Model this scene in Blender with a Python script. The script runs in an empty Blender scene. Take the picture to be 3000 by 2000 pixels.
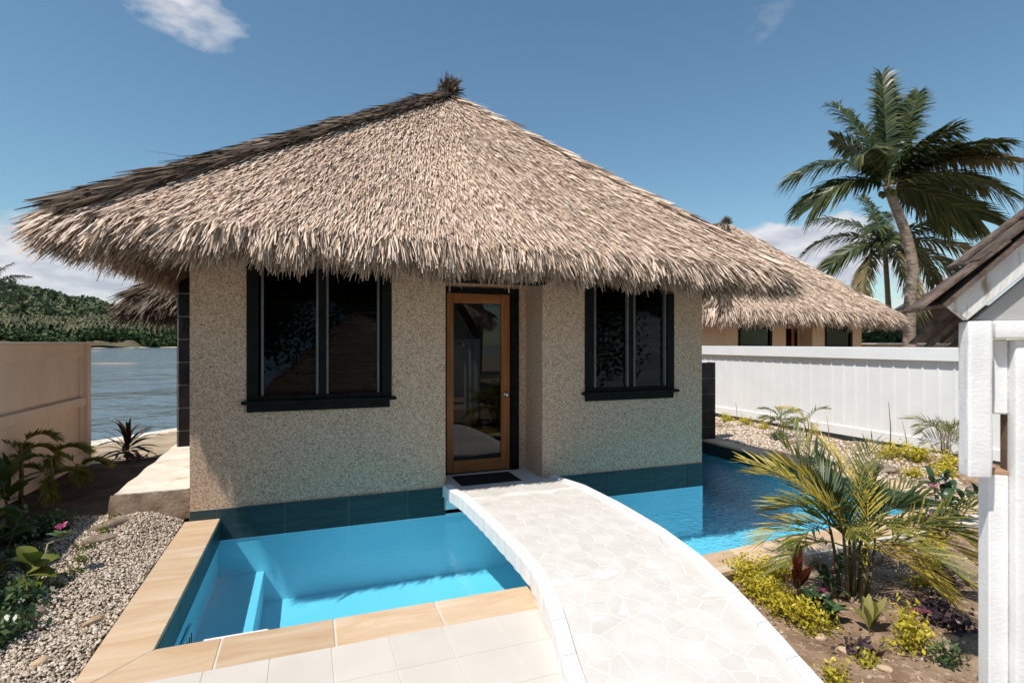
import bpy, bmesh, math, random
import numpy as np
from mathutils import Vector, Matrix, Quaternion
random.seed(7); rng = np.random.default_rng(7)
S = bpy.context.scene
C = S.collection
R = math.radians

# ------------------------------------------------------------------ camera
YAW, EYE, FPX, HOR = R(20.6), 1.65, 1590.0, 1005.0      # measured on the 3000 px wide photograph
cd = bpy.data.cameras.new('camera'); cam = bpy.data.objects.new('camera', cd); C.objects.link(cam)
cam.location = (0, 0, EYE); cam.rotation_euler = (R(90), 0, -YAW)
cd.sensor_width = 36; cd.lens = 36 * FPX / 3000; cd.shift_y = (HOR - 1000) / 3000
cd.clip_start = .05; cd.clip_end = 20000
cd.dof.use_dof = True; cd.dof.focus_distance = 6.3; cd.dof.aperture_fstop = 2.8
S.camera = cam
CS, SN = math.cos(YAW), math.sin(YAW)
def ray(u, v):
    a = (u - 1500) / FPX
    return Vector((a * CS + SN, -a * SN + CS, (HOR - v) / FPX))
def G(u, v, z=-.04):            # point of the photograph on the level z
    r = ray(u, v); t = (z - EYE) / r.z
    return Vector((0, 0, EYE)) + r * t
def D(u, v, d):                 # point of the photograph d metres deep
    return Vector((0, 0, EYE)) + ray(u, v) * d

# ------------------------------------------------------------------ world, sun, exposure
SUNV = Vector((1.0, .45, -1.8)).normalized()           # the way the light travels
w = bpy.data.worlds.new('World'); S.world = w; w.use_nodes = True
wt = w.node_tree; wt.nodes.clear()
def wn(t, **k):
    n = wt.nodes.new(t)
    for a, b in k.items(): setattr(n, a, b)
    return n
sky = wn('ShaderNodeTexSky', sky_type='NISHITA', sun_disc=False)
sky.sun_elevation = math.asin(-SUNV.z); sky.sun_rotation = math.atan2(-SUNV.x, -SUNV.y)
sky.air_density = 1.15; sky.dust_density = .2; sky.ozone_density = 1.6; sky.altitude = 0
tc = wn('ShaderNodeTexCoord'); L = wt.links.new
def vm(op, a, b=None):
    n = wn('ShaderNodeVectorMath', operation=op)
    for i, x in enumerate((a, b)):
        if x is None: continue
        if hasattr(x, 'links'): L(x, n.inputs[i])
        else: n.inputs[i].default_value = x
    return n.outputs['Value' if op == 'DOT_PRODUCT' else 'Vector']
def fm(op, a, b=None, clamp=False):
    n = wn('ShaderNodeMath', operation=op, use_clamp=clamp)
    for i, x in enumerate((a, b)):
        if x is None: continue
        if hasattr(x, 'links'): L(x, n.inputs[i])
        else: n.inputs[i].default_value = x
    return n.outputs[0]
dirv = vm('NORMALIZE', tc.outputs['Generated'])
def wnoise(scale, detail, off=(0, 0, 0), stretch=(1, 1, 2.2), rough=.6):
    mp = wn('ShaderNodeMapping'); mp.inputs['Location'].default_value = off; mp.inputs['Scale'].default_value = stretch
    L(dirv, mp.inputs['Vector'])
    n = wn('ShaderNodeTexNoise'); n.inputs['Scale'].default_value = scale; n.inputs['Detail'].default_value = detail
    n.inputs['Roughness'].default_value = rough
    L(mp.outputs[0], n.inputs['Vector']); return n.outputs['Fac']
nz1 = wnoise(9, 9); nz2 = wnoise(26, 8, (3, 1, 2)); nz3 = wnoise(14, 6, (7, 2, 5), (1, 1, 3))
nzs = fm('ADD', fm('MULTIPLY', nz1, .7), fm('MULTIPLY', nz2, .3))
# drifts of cloud: direction, half width, half height, raggedness, softness, strength
CLOUDS = [((520, -20), .085, .06, .45, 3.0, .9, -.35), ((640, 70), .04, .045, .6, 2.4, .6, -.9),
          ((2370, 760), .17, .062, .28, 9, .97, .08), ((2260, 725), .09, .04, .3, 9, .95, 0),
          ((60, 800), .30, .085, .22, 5, .92, .05), ((-900, 760), .5, .10, .35, 4, .9, 0),
          ((2255, 75), .035, .02, 1.2, 2.0, .16, .8), ((4200, 740), .6, .07, .5, 4, .85, 0)]
total = None
def blob(dv, hw, hh, rag, soft, stren, tilt):
    global total
    f = Vector(dv).normalized(); r = f.cross(Vector((0, 0, 1))).normalized(); u = r.cross(f)
    r2 = r * math.cos(tilt) + u * math.sin(tilt); u2 = u * math.cos(tilt) - r * math.sin(tilt)
    fd = fm('MAXIMUM', vm('DOT_PRODUCT', dirv, f), .05)
    x = fm('DIVIDE', fm('DIVIDE', vm('DOT_PRODUCT', dirv, r2), fd), hw)
    y = fm('DIVIDE', fm('DIVIDE', vm('DOT_PRODUCT', dirv, u2), fd), hh)
    d = fm('SQRT', fm('ADD', fm('MULTIPLY', x, x), fm('MULTIPLY', y, y)))
    e = fm('ADD', fm('SUBTRACT', 1, d), fm('MULTIPLY', fm('SUBTRACT', nzs, .5), rag * 6))
    m = fm('MULTIPLY', fm('MULTIPLY', e, soft * .5, True), stren)
    total = m if total is None else fm('MAXIMUM', total, m)
for (p, hw, hh, rag, soft, st, tilt) in CLOUDS: blob(ray(*p), hw, hh, rag, soft, st, tilt)
for az, el, hw, hh in ((150, 9, .5, .09), (250, 8, .6, .10)):
    a, e_ = R(az), R(el)
    blob((math.sin(a) * math.cos(e_), math.cos(a) * math.cos(e_), math.sin(e_)), hw, hh, .4, 3, .85, 0)
bg1 = wn('ShaderNodeBackground'); tint = wn('ShaderNodeMixRGB', blend_type='MULTIPLY'); tint.inputs[0].default_value = 1; tint.inputs[2].default_value = (.81, 1.0, 1.0, 1)
L(sky.outputs[0], tint.inputs[1]); L(tint.outputs[0], bg1.inputs['Color']); bg1.inputs['Strength'].default_value = .108
cr = wn('ShaderNodeValToRGB'); L(nz3, cr.inputs[0])
cr.color_ramp.elements[0].position = .32; cr.color_ramp.elements[0].color = (.50, .53, .62, 1)
cr.color_ramp.elements[1].position = .6; cr.color_ramp.elements[1].color = (.80, .81, .85, 1)
bg2 = wn('ShaderNodeBackground'); L(cr.outputs[0], bg2.inputs['Color']); bg2.inputs['Strength'].default_value = .92
mx = wn('ShaderNodeMixShader'); L(total, mx.inputs[0]); L(bg1.outputs[0], mx.inputs[1]); L(bg2.outputs[0], mx.inputs[2])
wo = wn('ShaderNodeOutputWorld'); L(mx.outputs[0], wo.inputs['Surface'])
sl = bpy.data.lights.new('sun', 'SUN'); sl.energy = 4.4; sl.angle = R(.53); sl.color = (1, .955, .88)
so = bpy.data.objects.new('sun', sl); C.objects.link(so); so.rotation_euler = SUNV.to_track_quat('-Z', 'Y').to_euler(); so.location = (-10, -6, 20)
S.view_settings.view_transform = 'Standard'; S.view_settings.look = 'None'
S.view_settings.exposure = .12; S.view_settings.gamma = 1
S.render.engine = 'CYCLES'; S.cycles.use_denoising = True
S.cycles.max_bounces = 8; S.cycles.diffuse_bounces = 4; S.cycles.transparent_max_bounces = 16; S.cycles.sample_clamp_indirect = 6

# ------------------------------------------------------------------ materials
def mat(name, c1, c2=None, scale=8, rough=.8, bump=0, bscale=40, detail=6, stretch=(1, 1, 1), rand=.0, spec=.3,
        attr=False, ramp=None, c3=None, p3=.7, lo=.35, hi=.65, metal=0, transl=0, dist=0, coat=0, s3=None):
    m = bpy.data.materials.new(name); m.use_nodes = True; nt = m.node_tree; N = nt.nodes; l = nt.links.new
    b = N['Principled BSDF']; b.inputs['Roughness'].default_value = rough; b.inputs['Specular IOR Level'].default_value = spec
    b.inputs['Metallic'].default_value = metal
    if coat: b.inputs['Coat Weight'].default_value = coat; b.inputs['Coat Roughness'].default_value = .15
    geo = N.new('ShaderNodeNewGeometry'); mp = N.new('ShaderNodeMapping'); mp.inputs['Scale'].default_value = stretch
    l(geo.outputs['Position'], mp.inputs['Vector'])
    if rand >= .1:                                     # every piece is cut from another part of the stone
        oj = N.new('ShaderNodeObjectInfo'); cx_ = N.new('ShaderNodeCombineXYZ'); mu = N.new('ShaderNodeMath'); mu.operation = 'MULTIPLY'; mu.inputs[1].default_value = 40
        l(oj.outputs['Random'], mu.inputs[0]); l(mu.outputs[0], cx_.inputs[0]); l(mu.outputs[0], cx_.inputs[1]); l(cx_.outputs[0], mp.inputs['Location'])
    c2 = c2 or c1
    rp = N.new('ShaderNodeValToRGB'); E = rp.color_ramp.elements
    E[0].position = lo; E[0].color = (*c1, 1); E[1].position = hi; E[1].color = (*c2, 1)
    if c3: e = E.new(p3); e.color = (*c3, 1)
    if attr:
        at = N.new('ShaderNodeAttribute'); at.attribute_name = 'rnd'; E[0].position = 0; E[1].position = 1 if not c3 else .6
        if c3: E[2].position = 1; 
        src = at.outputs['Fac']
    else:
        nz = N.new('ShaderNodeTexNoise'); nz.inputs['Scale'].default_value = scale; nz.inputs['Detail'].default_value = detail
        nz.inputs['Distortion'].default_value = dist
        l(mp.outputs[0], nz.inputs['Vector']); src = nz.outputs['Fac']
    l(src, rp.inputs[0]); col = rp.outputs[0]
    if s3:                                             # a second, finer layer of specks
        n3 = N.new('ShaderNodeTexNoise'); n3.inputs['Scale'].default_value = s3[0]; n3.inputs['Detail'].default_value = 2
        l(mp.outputs[0], n3.inputs['Vector'])
        r3 = N.new('ShaderNodeValToRGB'); r3.color_ramp.elements[0].position = s3[1]; r3.color_ramp.elements[1].position = s3[2]
        l(n3.outputs['Fac'], r3.inputs[0])
        m3 = N.new('ShaderNodeMixRGB'); l(r3.outputs[0], m3.inputs[0]); l(col, m3.inputs[1]); m3.inputs[2].default_value = (*s3[3], 1)
        col = m3.outputs[0]
    if rand:
        oi = N.new('ShaderNodeObjectInfo'); mr = N.new('ShaderNodeMapRange'); mr.inputs[3].default_value = 1 - rand; mr.inputs[4].default_value = 1 + rand * .6
        l(oi.outputs['Random'], mr.inputs[0])
        h = N.new('ShaderNodeHueSaturation'); l(mr.outputs[0], h.inputs['Value']); l(col, h.inputs['Color']); col = h.outputs[0]
    l(col, b.inputs['Base Color'])
    if bump:
        n2 = N.new('ShaderNodeTexNoise'); n2.inputs['Scale'].default_value = bscale; n2.inputs['Detail'].default_value = 5
        l(mp.outputs[0], n2.inputs['Vector'])
        bp = N.new('ShaderNodeBump'); bp.inputs['Strength'].default_value = bump; bp.inputs['Distance'].default_value = .02
        l(n2.outputs['Fac'], bp.inputs['Height']); l(bp.outputs[0], b.inputs['Normal'])
    if transl:
        tb = N.new('ShaderNodeBsdfTranslucent'); l(col, tb.inputs['Color'])
        ms = N.new('ShaderNodeMixShader'); ms.inputs[0].default_value = transl
        l(b.outputs[0], ms.inputs[1]); l(tb.outputs[0], ms.inputs[2]); l(ms.outputs[0], N['Material Output'].inputs['Surface'])
    return m
M = {}
M['stucco'] = mat('pebble_dash', (.44, .275, .175), (.75, .54, .385), 75, .95, .7, 110, 3, lo=.37, hi=.60, s3=(52, .66, .71, (.17, .10, .06)))
M['band'] = mat('dark_slate_tile', (.020, .045, .048), (.035, .07, .072), 5, .35, .15, 30, rand=.12, stretch=(1, 1, 6))
M['blacktile'] = mat('black_tile', (.012, .011, .012), (.022, .02, .021), 6, .4, .1, 30, rand=.2, spec=.12)
M['grout'] = mat('grout', (.34, .34, .32), (.46, .45, .42), 30, .9)
M['coping'] = mat('sandstone', (.56, .37, .22), (.66, .49, .335), 2.2, .75, .12, 60, 8, stretch=(.7, 3.2, 1), rand=.14, dist=1.2, lo=.3, hi=.62, c3=(.68, .56, .44), p3=.72)
M['tile'] = mat('cream_tile', (.64, .575, .51), (.68, .62, .555), 3, .5, .03, 50, rand=.03)
M['joint'] = mat('sandy_joint', (.62, .55, .47), (.70, .64, .56), 20, .95)
M['marble'] = mat('broken_marble', (.655, .605, .55), (.715, .67, .62), 6, .6, .08, 50, rand=.05)
M['mortar'] = mat('white_mortar', (.74, .715, .685), (.79, .77, .745), 12, .85, .2, 60)
M['kerb'] = mat('white_kerb', (.78, .765, .745), (.83, .82, .805), 8, .7, .15, 40, rand=.03)
M['pool'] = mat('aqua_plaster', (.60, .72, .82), (.66, .76, .85), 1.5, .6, .05, 30)
M['black'] = mat('black_paint', (.006, .007, .0065), (.011, .012, .011), 8, .6, .05, 60, spec=.1)
M['grey_metal'] = mat('dull_aluminium', (.10, .10, .10), (.14, .14, .14), 8, .45)
M['timber'] = mat('orange_timber', (.25, .085, .025), (.36, .135, .042), 3, .45, .08, 60, stretch=(9, 9, .6), rand=.05)
M['timber_h'] = mat('orange_timber_rail', (.25, .085, .025), (.36, .135, .042), 3, .45, .08, 60, stretch=(.6, 9, 9))
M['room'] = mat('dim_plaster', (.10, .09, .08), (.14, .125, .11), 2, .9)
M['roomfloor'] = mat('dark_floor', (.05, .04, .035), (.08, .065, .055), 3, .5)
M['curtain'] = mat('sheer_curtain', (.42, .42, .42), (.52, .52, .52), 3, .9, transl=.4)
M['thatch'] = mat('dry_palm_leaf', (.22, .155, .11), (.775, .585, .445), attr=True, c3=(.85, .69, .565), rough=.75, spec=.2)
M['thatch_dk'] = mat('dark_palm_leaf', (.06, .042, .03), (.17, .12, .085), attr=True, c3=(.34, .26, .195), rough=.8, spec=.2)  # dark leaf of the caps; on the rear wing its tone stands for shade
M['thatch_base'] = mat('packed_thatch', (.07, .048, .03), (.16, .11, .072), 30, .95, .6, 60, stretch=(2, 1, 1))
M['pole'] = mat('bush_pole', (.10, .06, .035), (.17, .11, .07), 9, .85, .2, 30)
M['cream_fence'] = mat('cream_paint', (.74, .60, .50), (.80, .665, .57), 2.5, .6, .06, 40, stretch=(1, 2, .5), rand=.03)
M['white_fence'] = mat('white_sheet', (.80, .80, .80), (.84, .84, .84), 3, .45, .02, 20, rand=.015)
M['white_timber'] = mat('rough_white_timber', (.78, .77, .76), (.85, .84, .83), 5, .75, .14, 60, stretch=(1, 1, 1.6), s3=(13, .70, .8, (.55, .50, .45)))
M['white_rake'] = mat('weathered_white_board', (.66, .64, .61), (.80, .79, .77), 4, .75, .35, 24, stretch=(3, 3, .8), s3=(11, .56, .72, (.33, .25, .20)))
M['rawwood'] = mat('bare_wood', (.36, .21, .12), (.48, .30, .18), 8, .8, .2, 40)
M['shake'] = mat('weathered_shake', (.085, .058, .045), (.20, .145, .115), 7, .85, .5, 40, stretch=(3, 3, 2), rand=.35)
M['greyboard'] = mat('grey_board', (.40, .385, .37), (.48, .465, .45), 3, .7, .1, 30)
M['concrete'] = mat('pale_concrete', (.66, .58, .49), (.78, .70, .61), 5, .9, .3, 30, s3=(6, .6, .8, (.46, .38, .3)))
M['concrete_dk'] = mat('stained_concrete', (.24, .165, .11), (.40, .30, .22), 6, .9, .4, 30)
M['soil'] = mat('brown_soil', (.19, .115, .068), (.36, .245, .16), 5, .95, .9, 22, 10, s3=(26, .58, .7, (.45, .34, .25)))
M['darksoil'] = mat('shade_dark_soil', (.05, .035, .022), (.11, .078, .05), 5, .95, .8, 22, 10)  # bed soil coloured darker to deepen the fence shade
M['sandyground'] = mat('sandy_ground', (.34, .26, .17), (.48, .38, .27), 4, .95, .6, 30, 8)
M['gravel'] = mat('coral_gravel', (.36, .27, .195), (.64, .53, .425), attr=True, c3=(.76, .67, .57), rough=.9)
M['debris'] = mat('dry_litter', (.17, .10, .06), (.46, .34, .23), attr=True, c3=(.70, .60, .48), rough=.95)
M['rock'] = mat('field_stone', (.20, .145, .105), (.40, .32, .25), 7, .9, .5, 30, rand=.2)
M['rock_tan'] = mat('tan_stone', (.38, .25, .14), (.56, .42, .28), 9, .9, .5, 30)
M['rock_dk'] = mat('dark_stone', (.07, .05, .04), (.14, .10, .085), 9, .9, .5, 30)
M['nut'] = mat('green_coconut', (.06, .075, .02), (.12, .11, .04), 3, .5)
M['coir'] = mat('black_coir', (.010, .010, .010), (.018, .017, .016), 60, .95, .6, 200)
M['chrome'] = mat('satin_steel', (.6, .6, .6), (.7, .7, .7), 5, .25, metal=1)
M['plastic'] = mat('white_plastic', (.80, .82, .84), (.84, .86, .88), 5, .4)
M['sand'] = mat('beach_sand', (.60, .48, .34), (.70, .58, .44), .05, .95)
M['hill'] = mat('hill_scrub', (.075, .08, .04), (.20, .135, .085), .012, .95, 0, 1, 8)
M['forest'] = mat('forest_leaves', (.065, .085, .045), (.125, .15, .075), attr=True, c3=(.20, .21, .11), rough=.8, spec=.2)
M['farpalm'] = mat('plantation_palms', (.045, .062, .026), (.105, .105, .05), attr=True, c3=(.21, .16, .095), rough=.8)
M['mangrove'] = mat('shore_bush_leaves', (.022, .046, .016), (.055, .09, .03), attr=True, c3=(.11, .14, .045), rough=.7)
def leafmat(n, a, b, c, tr=.3, rough=.45, spec=.4): M[n] = mat(n, a, b, attr=True, c3=c, rough=rough, spec=spec, transl=tr)
leafmat('coconut', (.016, .032, .010), (.050, .072, .021), (.20, .19, .07), .22, .35)
leafmat('coconut_old', (.10, .075, .03), (.22, .17, .07), (.36, .28, .14), .25, .6)
leafmat('areca', (.04, .068, .018), (.155, .17, .035), (.42, .34, .06), .3)
leafmat('areca_green', (.02, .045, .014), (.05, .085, .024), (.16, .18, .04), .25)
leafmat('areca_yellow', (.26, .21, .035), (.52, .40, .06), (.64, .48, .09), .35)
leafmat('areca_shade', (.08, .10, .02), (.20, .20, .035), (.36, .30, .05), .3)  # areca copy with lighter colours, brightening the palms that stand in shade
leafmat('lime', (.20, .19, .018), (.56, .47, .035), (.74, .60, .07), .3)
leafmat('vinca', (.025, .055, .022), (.05, .10, .04), (.12, .18, .07), .2, .35)
leafmat('broad', (.03, .06, .012), (.07, .11, .02), (.22, .24, .04), .35)
leafmat('redleaf', (.10, .016, .012), (.20, .035, .02), (.30, .07, .035), .3)
leafmat('purple', (.022, .015, .020), (.05, .032, .042), (.10, .065, .075), .15)
leafmat('cordyline', (.025, .015, .012), (.06, .03, .02), (.12, .06, .035), .2)
leafmat('croton', (.06, .085, .02), (.20, .22, .05), (.42, .36, .12), .3)
M['petal'] = mat('pink_petal', (.72, .12, .33), (.80, .20, .42), 40, .6, transl=.3)
M['stem'] = mat('green_brown_stem', (.12, .09, .04), (.2, .16, .07), 20, .8)
M['drystick'] = mat('dry_stick', (.35, .25, .15), (.48, .36, .23), 20, .9)
M['trunk'] = mat('palm_bark', (.20, .15, .115), (.38, .30, .24), 3, .9, .5, 20, stretch=(1, 1, 4), s3=(4, .6, .72, (.10, .07, .05)))
def water_mat(name, tint, bump, bscale, stretch=(1, 1, 1), lo=.02):
    m = bpy.data.materials.new(name); m.use_nodes = True; nt = m.node_tree; N = nt.nodes; l = nt.links.new; N.remove(N['Principled BSDF'])
    tr = N.new('ShaderNodeBsdfTransparent'); tr.inputs[0].default_value = (*tint, 1)
    gl = N.new('ShaderNodeBsdfGlossy'); gl.inputs['Roughness'].default_value = .02
    fr = N.new('ShaderNodeFresnel'); fr.inputs[0].default_value = 1.33
    geo = N.new('ShaderNodeNewGeometry'); mp = N.new('ShaderNodeMapping'); mp.inputs['Scale'].default_value = stretch; l(geo.outputs['Position'], mp.inputs[0])
    nz = N.new('ShaderNodeTexNoise'); nz.inputs['Scale'].default_value = bscale; nz.inputs['Detail'].default_value = 3; l(mp.outputs[0], nz.inputs['Vector'])
    bp = N.new('ShaderNodeBump'); bp.inputs['Strength'].default_value = bump; bp.inputs['Distance'].default_value = .035; l(nz.outputs['Fac'], bp.inputs['Height'])
    # ripples die away towards the sheltered end of the pool
    sp = N.new('ShaderNodeSeparateXYZ'); l(geo.outputs['Position'], sp.inputs[0])
    mr = N.new('ShaderNodeMapRange'); mr.inputs[1].default_value = 2; mr.inputs[2].default_value = 4.6; mr.inputs[3].default_value = bump * .12; mr.inputs[4].default_value = bump
    l(sp.outputs[0], mr.inputs[0]); l(mr.outputs[0], bp.inputs['Strength'])
    l(bp.outputs[0], gl.inputs['Normal']); l(bp.outputs[0], fr.inputs['Normal'])
    ms = N.new('ShaderNodeMixShader'); l(fr.outputs[0], ms.inputs[0]); l(tr.outputs[0], ms.inputs[1]); l(gl.outputs[0], ms.inputs[2])
    l(ms.outputs[0], N['Material Output'].inputs['Surface']); return m
M['poolwater'] = water_mat('pool_water', (.45, .895, .985), 1.0, 11, (1, 1.7, 1))
def glass_mat(name, tint, ior=1.5):
    m = bpy.data.materials.new(name); m.use_nodes = True; nt = m.node_tree; N = nt.nodes; l = nt.links.new; N.remove(N['Principled BSDF'])
    tr = N.new('ShaderNodeBsdfTransparent'); tr.inputs[0].default_value = (*tint, 1)
    gl = N.new('ShaderNodeBsdfGlossy'); gl.inputs['Roughness'].default_value = .01
    fr = N.new('ShaderNodeFresnel'); fr.inputs[0].default_value = ior
    ms = N.new('ShaderNodeMixShader'); l(fr.outputs[0], ms.inputs[0]); l(tr.outputs[0], ms.inputs[1]); l(gl.outputs[0], ms.inputs[2])
    l(ms.outputs[0], N['Material Output'].inputs['Surface']); return m
M['glass'] = glass_mat('door_glass', (.62, .66, .66)); M['louvre'] = glass_mat('tinted_louvre', (.38, .40, .41), 1.34)
def lagoon_mat():
    m = mat('lagoon_water', (.12, .165, .18), (.19, .215, .23), .015, .10, 0, 1, spec=.5); nt = m.node_tree; N = nt.nodes; l = nt.links.new
    geo = N.new('ShaderNodeNewGeometry'); mp = N.new('ShaderNodeMapping'); mp.inputs['Scale'].default_value = (1, 1, 1); l(geo.outputs['Position'], mp.inputs[0])
    b = N['Principled BSDF']; prev = None
    for sc, st, ds in ((1.4, 1., .22), (.33, 1., .9), (.08, .8, 2.5)):
        nz = N.new('ShaderNodeTexNoise'); nz.inputs['Scale'].default_value = sc; nz.inputs['Detail'].default_value = 4; l(mp.outputs[0], nz.inputs['Vector'])
        bp = N.new('ShaderNodeBump'); bp.inputs['Strength'].default_value = st; bp.inputs['Distance'].default_value = ds; l(nz.outputs['Fac'], bp.inputs['Height'])
        if prev: l(prev, bp.inputs['Normal'])
        prev = bp.outputs[0]
    l(prev, b.inputs['Normal']); return m
M['lagoon'] = lagoon_mat()

# ------------------------------------------------------------------ builders
def link(o, parent=None):
    C.objects.link(o)
    if parent: o.parent = parent
    return o
def tag(o, label=None, cat=None, group=None, kind=None):
    for k, v in (('label', label), ('category', cat), ('group', group), ('kind', kind)):
        if v: o[k] = v
    return o
def empty(name, loc, label=None, cat=None, group=None, rz=0):
    o = bpy.data.objects.new(name, None); o.location = loc; o.rotation_euler.z = rz; o.empty_display_size = .2
    C.objects.link(o); return tag(o, label, cat, group)
def mesh(name, v, f, mats, smooth=False, rnd=None):
    me = bpy.data.meshes.new(name)
    if isinstance(f, np.ndarray):
        nf, k = f.shape; v = np.asarray(v, dtype=np.float32)
        me.vertices.add(len(v)); me.vertices.foreach_set('co', v.ravel())
        me.loops.add(nf * k); me.loops.foreach_set('vertex_index', f.ravel().astype(np.int32))
        me.polygons.add(nf); me.polygons.foreach_set('loop_start', np.arange(0, nf * k, k, dtype=np.int32))
        me.update(calc_edges=True)
    else:
        me.from_pydata([tuple(p) for p in v], [], f)
    if rnd is not None:
        a = me.attributes.new('rnd', 'FLOAT', 'FACE'); a.data.foreach_set('value', np.asarray(rnd, dtype=np.float32))
    me.materials.append(M[mats] if isinstance(mats, str) else mats)
    if smooth: me.polygons.foreach_set('use_smooth', np.ones(len(me.polygons), dtype=bool))
    me.validate(); return me
def ob(name, me, parent=None, loc=(0, 0, 0), rot=(0, 0, 0), sc=(1, 1, 1)):
    o = bpy.data.objects.new(name, me); o.location = loc; o.rotation_euler = rot; o.scale = sc
    return link(o, parent)
BOXF = [(0, 3, 2, 1), (4, 5, 6, 7), (0, 1, 5, 4), (1, 2, 6, 5), (2, 3, 7, 6), (3, 0, 4, 7)]
def boxv(a, b):
    (x0, y0, z0), (x1, y1, z1) = a, b
    return [(x0, y0, z0), (x1, y0, z0), (x1, y1, z0), (x0, y1, z0), (x0, y0, z1), (x1, y0, z1), (x1, y1, z1), (x0, y1, z1)]
class MB:
    def __init__(s): s.v = []; s.f = []
    def box(s, a, b): n = len(s.v); s.v += boxv(a, b); s.f += [tuple(i + n for i in q) for q in BOXF]; return s
    def add(s, v, f): n = len(s.v); s.v += [tuple(p) for p in v]; s.f += [tuple(i + n for i in q) for q in f]; return s
    def tube(s, pts, rad, k=8, cap=True):
        pts = [Vector(p) for p in pts]; n0 = len(s.v); up = Vector((0, 0, 1))
        for i, p in enumerate(pts):
            t = (pts[min(i + 1, len(pts) - 1)] - pts[max(i - 1, 0)]).normalized()
            a = t.cross(up if abs(t.z) < .95 else Vector((1, 0, 0))).normalized(); b = t.cross(a)
            r = rad[i] if hasattr(rad, '__len__') else rad
            for j in range(k):
                q = p + (a * math.cos(2 * PI * j / k) + b * math.sin(2 * PI * j / k)) * r; s.v.append(tuple(q))
        for i in range(len(pts) - 1):
            for j in range(k):
                s.f.append((n0 + i * k + j, n0 + i * k + (j + 1) % k, n0 + (i + 1) * k + (j + 1) % k, n0 + (i + 1) * k + j))
        if cap: s.f.append(tuple(n0 + j for j in range(k))[::-1]); s.f.append(tuple(n0 + (len(pts) - 1) * k + j for j in range(k)))
        return s
    def build(s, name, m, parent=None, smooth=False, bev=0, loc=(0, 0, 0), rot=(0, 0, 0), seg=1):
        me = mesh(name, s.v, s.f, m, smooth)
        if bev:
            bm = bmesh.new(); bm.from_mesh(me)
            bmesh.ops.bevel(bm, geom=bm.edges[:], offset=bev, segments=seg, affect='EDGES', profile=.5)
            bm.to_mesh(me); bm.free()
        return ob(name, me, parent, loc, rot)
PI = math.pi
def box(name, a, b, m, parent=None, bev=.0, **k): return MB().box(a, b).build(name, m, parent, bev=bev, **k)
BOXCACHE = {}
def piece(name, size, m, parent, loc, bev=.003, rot=(0, 0, 0)):   # alike boxes share their mesh; loc = centre
    key = (name, tuple(round(x, 4) for x in size), m, bev)
    if key not in BOXCACHE:
        h = [x / 2 for x in size]; mb = MB().box([-x for x in h], h); me = mesh(name, mb.v, mb.f, m)
        if bev:
            bm = bmesh.new(); bm.from_mesh(me); bmesh.ops.bevel(bm, geom=bm.edges[:], offset=bev, segments=1, affect='EDGES'); bm.to_mesh(me); bm.free()
        BOXCACHE[key] = me
    return ob(name, BOXCACHE[key], parent, loc, rot)
def lerp(a, b, t): return a + (b - a) * t
def interp(x, xs, ys): return float(np.interp(x, xs, ys))
def fbm(x, y, seed=0):
    v = 0; a = 1
    for i in range(4):
        f = 1.7 ** i; v += a * math.sin(x * f * 1.3 + seed + i * 1.7 + 1.3 * math.sin(y * f * .9 + i)) * math.sin(y * f * 1.1 + seed * 2 + i * 2.3 + 1.1 * math.sin(x * f * .8)); a *= .55
    return v

# ------------------------------------------------------------------ the setting: ground, lagoon, far shore
XL_C, XR_C, YF = -.78, 6.30, 3.42             # pool edges
WY, WX0, WX1 = 5.78, -1.03, 4.83              # front wall of the bungalow
WATER = -.22; FLOOR = -.86; LAG = -1.15
def coast(x): return 10.9 + 1.1 * (x + 3.2)
gr = MB()
hx0, hx1, hy0, hy1 = -.95, 6.45, 3.2, 9.0
for poly in ([(-14, -60), (hx0, -60), (hx0, coast(hx0)), (-14, coast(-14))], [(hx0, -60), (hx1, -60), (hx1, hy0), (hx0, hy0)],
             [(hx0, hy1), (hx1, hy1), (hx1, coast(hx1)), (hx0, coast(hx0))], [(hx1, -60), (500, -60), (500, coast(500)), (hx1, coast(hx1))]):
    gr.add([(x, y, -.13) for x, y in poly], [tuple(range(len(poly)))])
gr.add([(-14, coast(-14), -.13), (500, coast(500), -.13), (500, coast(500), -3), (-14, coast(-14), -3)], [(0, 1, 2, 3)])
gr.add([(-14, -60, -.13), (-14, coast(-14), -.13), (-14, coast(-14), -3), (-14, -60, -3)], [(0, 1, 2, 3)])
tag(gr.build('ground', 'sandyground'), kind='structure')
tag(ob('lagoon', mesh('lagoon', [(-6000, -800, LAG), (3000, -800, LAG), (3000, 7000, LAG), (-6000, 7000, LAG)], [(0, 1, 2, 3)], 'lagoon')), kind='structure')
def grid_sheet(name, x0, x1, nx, y0, y1, ny, hf, m, keep=None):
    v = []; f = []
    for j in range(ny + 1):
        for i in range(nx + 1):
            x = lerp(x0, x1, i / nx); y = lerp(y0, y1, j / ny); v.append((x, y, hf(x, y)))
    for j in range(ny):
        for i in range(nx):
            if keep is None or keep(lerp(x0, x1, (i + .5) / nx), lerp(y0, y1, (j + .5) / ny)):
                a = j * (nx + 1) + i; f.append((a, a + 1, a + nx + 2, a + nx + 1))
    return tag(ob(name, mesh(name, v, f, m, True)), kind='structure')
def hL(x, y):                                   # the strip left of the pool climbs towards the slab
    z = interp(y, (2, 3.8, 5.8, 8, 10), (-.05, -.03, .10, .10, .02))
    z = lerp(z, -.02, max(0, min(1, (x + 1.35) / .3)) * (1 if y < 5.9 else 0))
    return z + .014 * fbm(x * 3, y * 3, 2)
grid_sheet('planted_bed', -8, -1.075, 60, -2, 11.5, 110, hL, 'darksoil', lambda x, y: y < coast(x) - .75 and not (x > -1.66 and 5.85 < y < 9))
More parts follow.
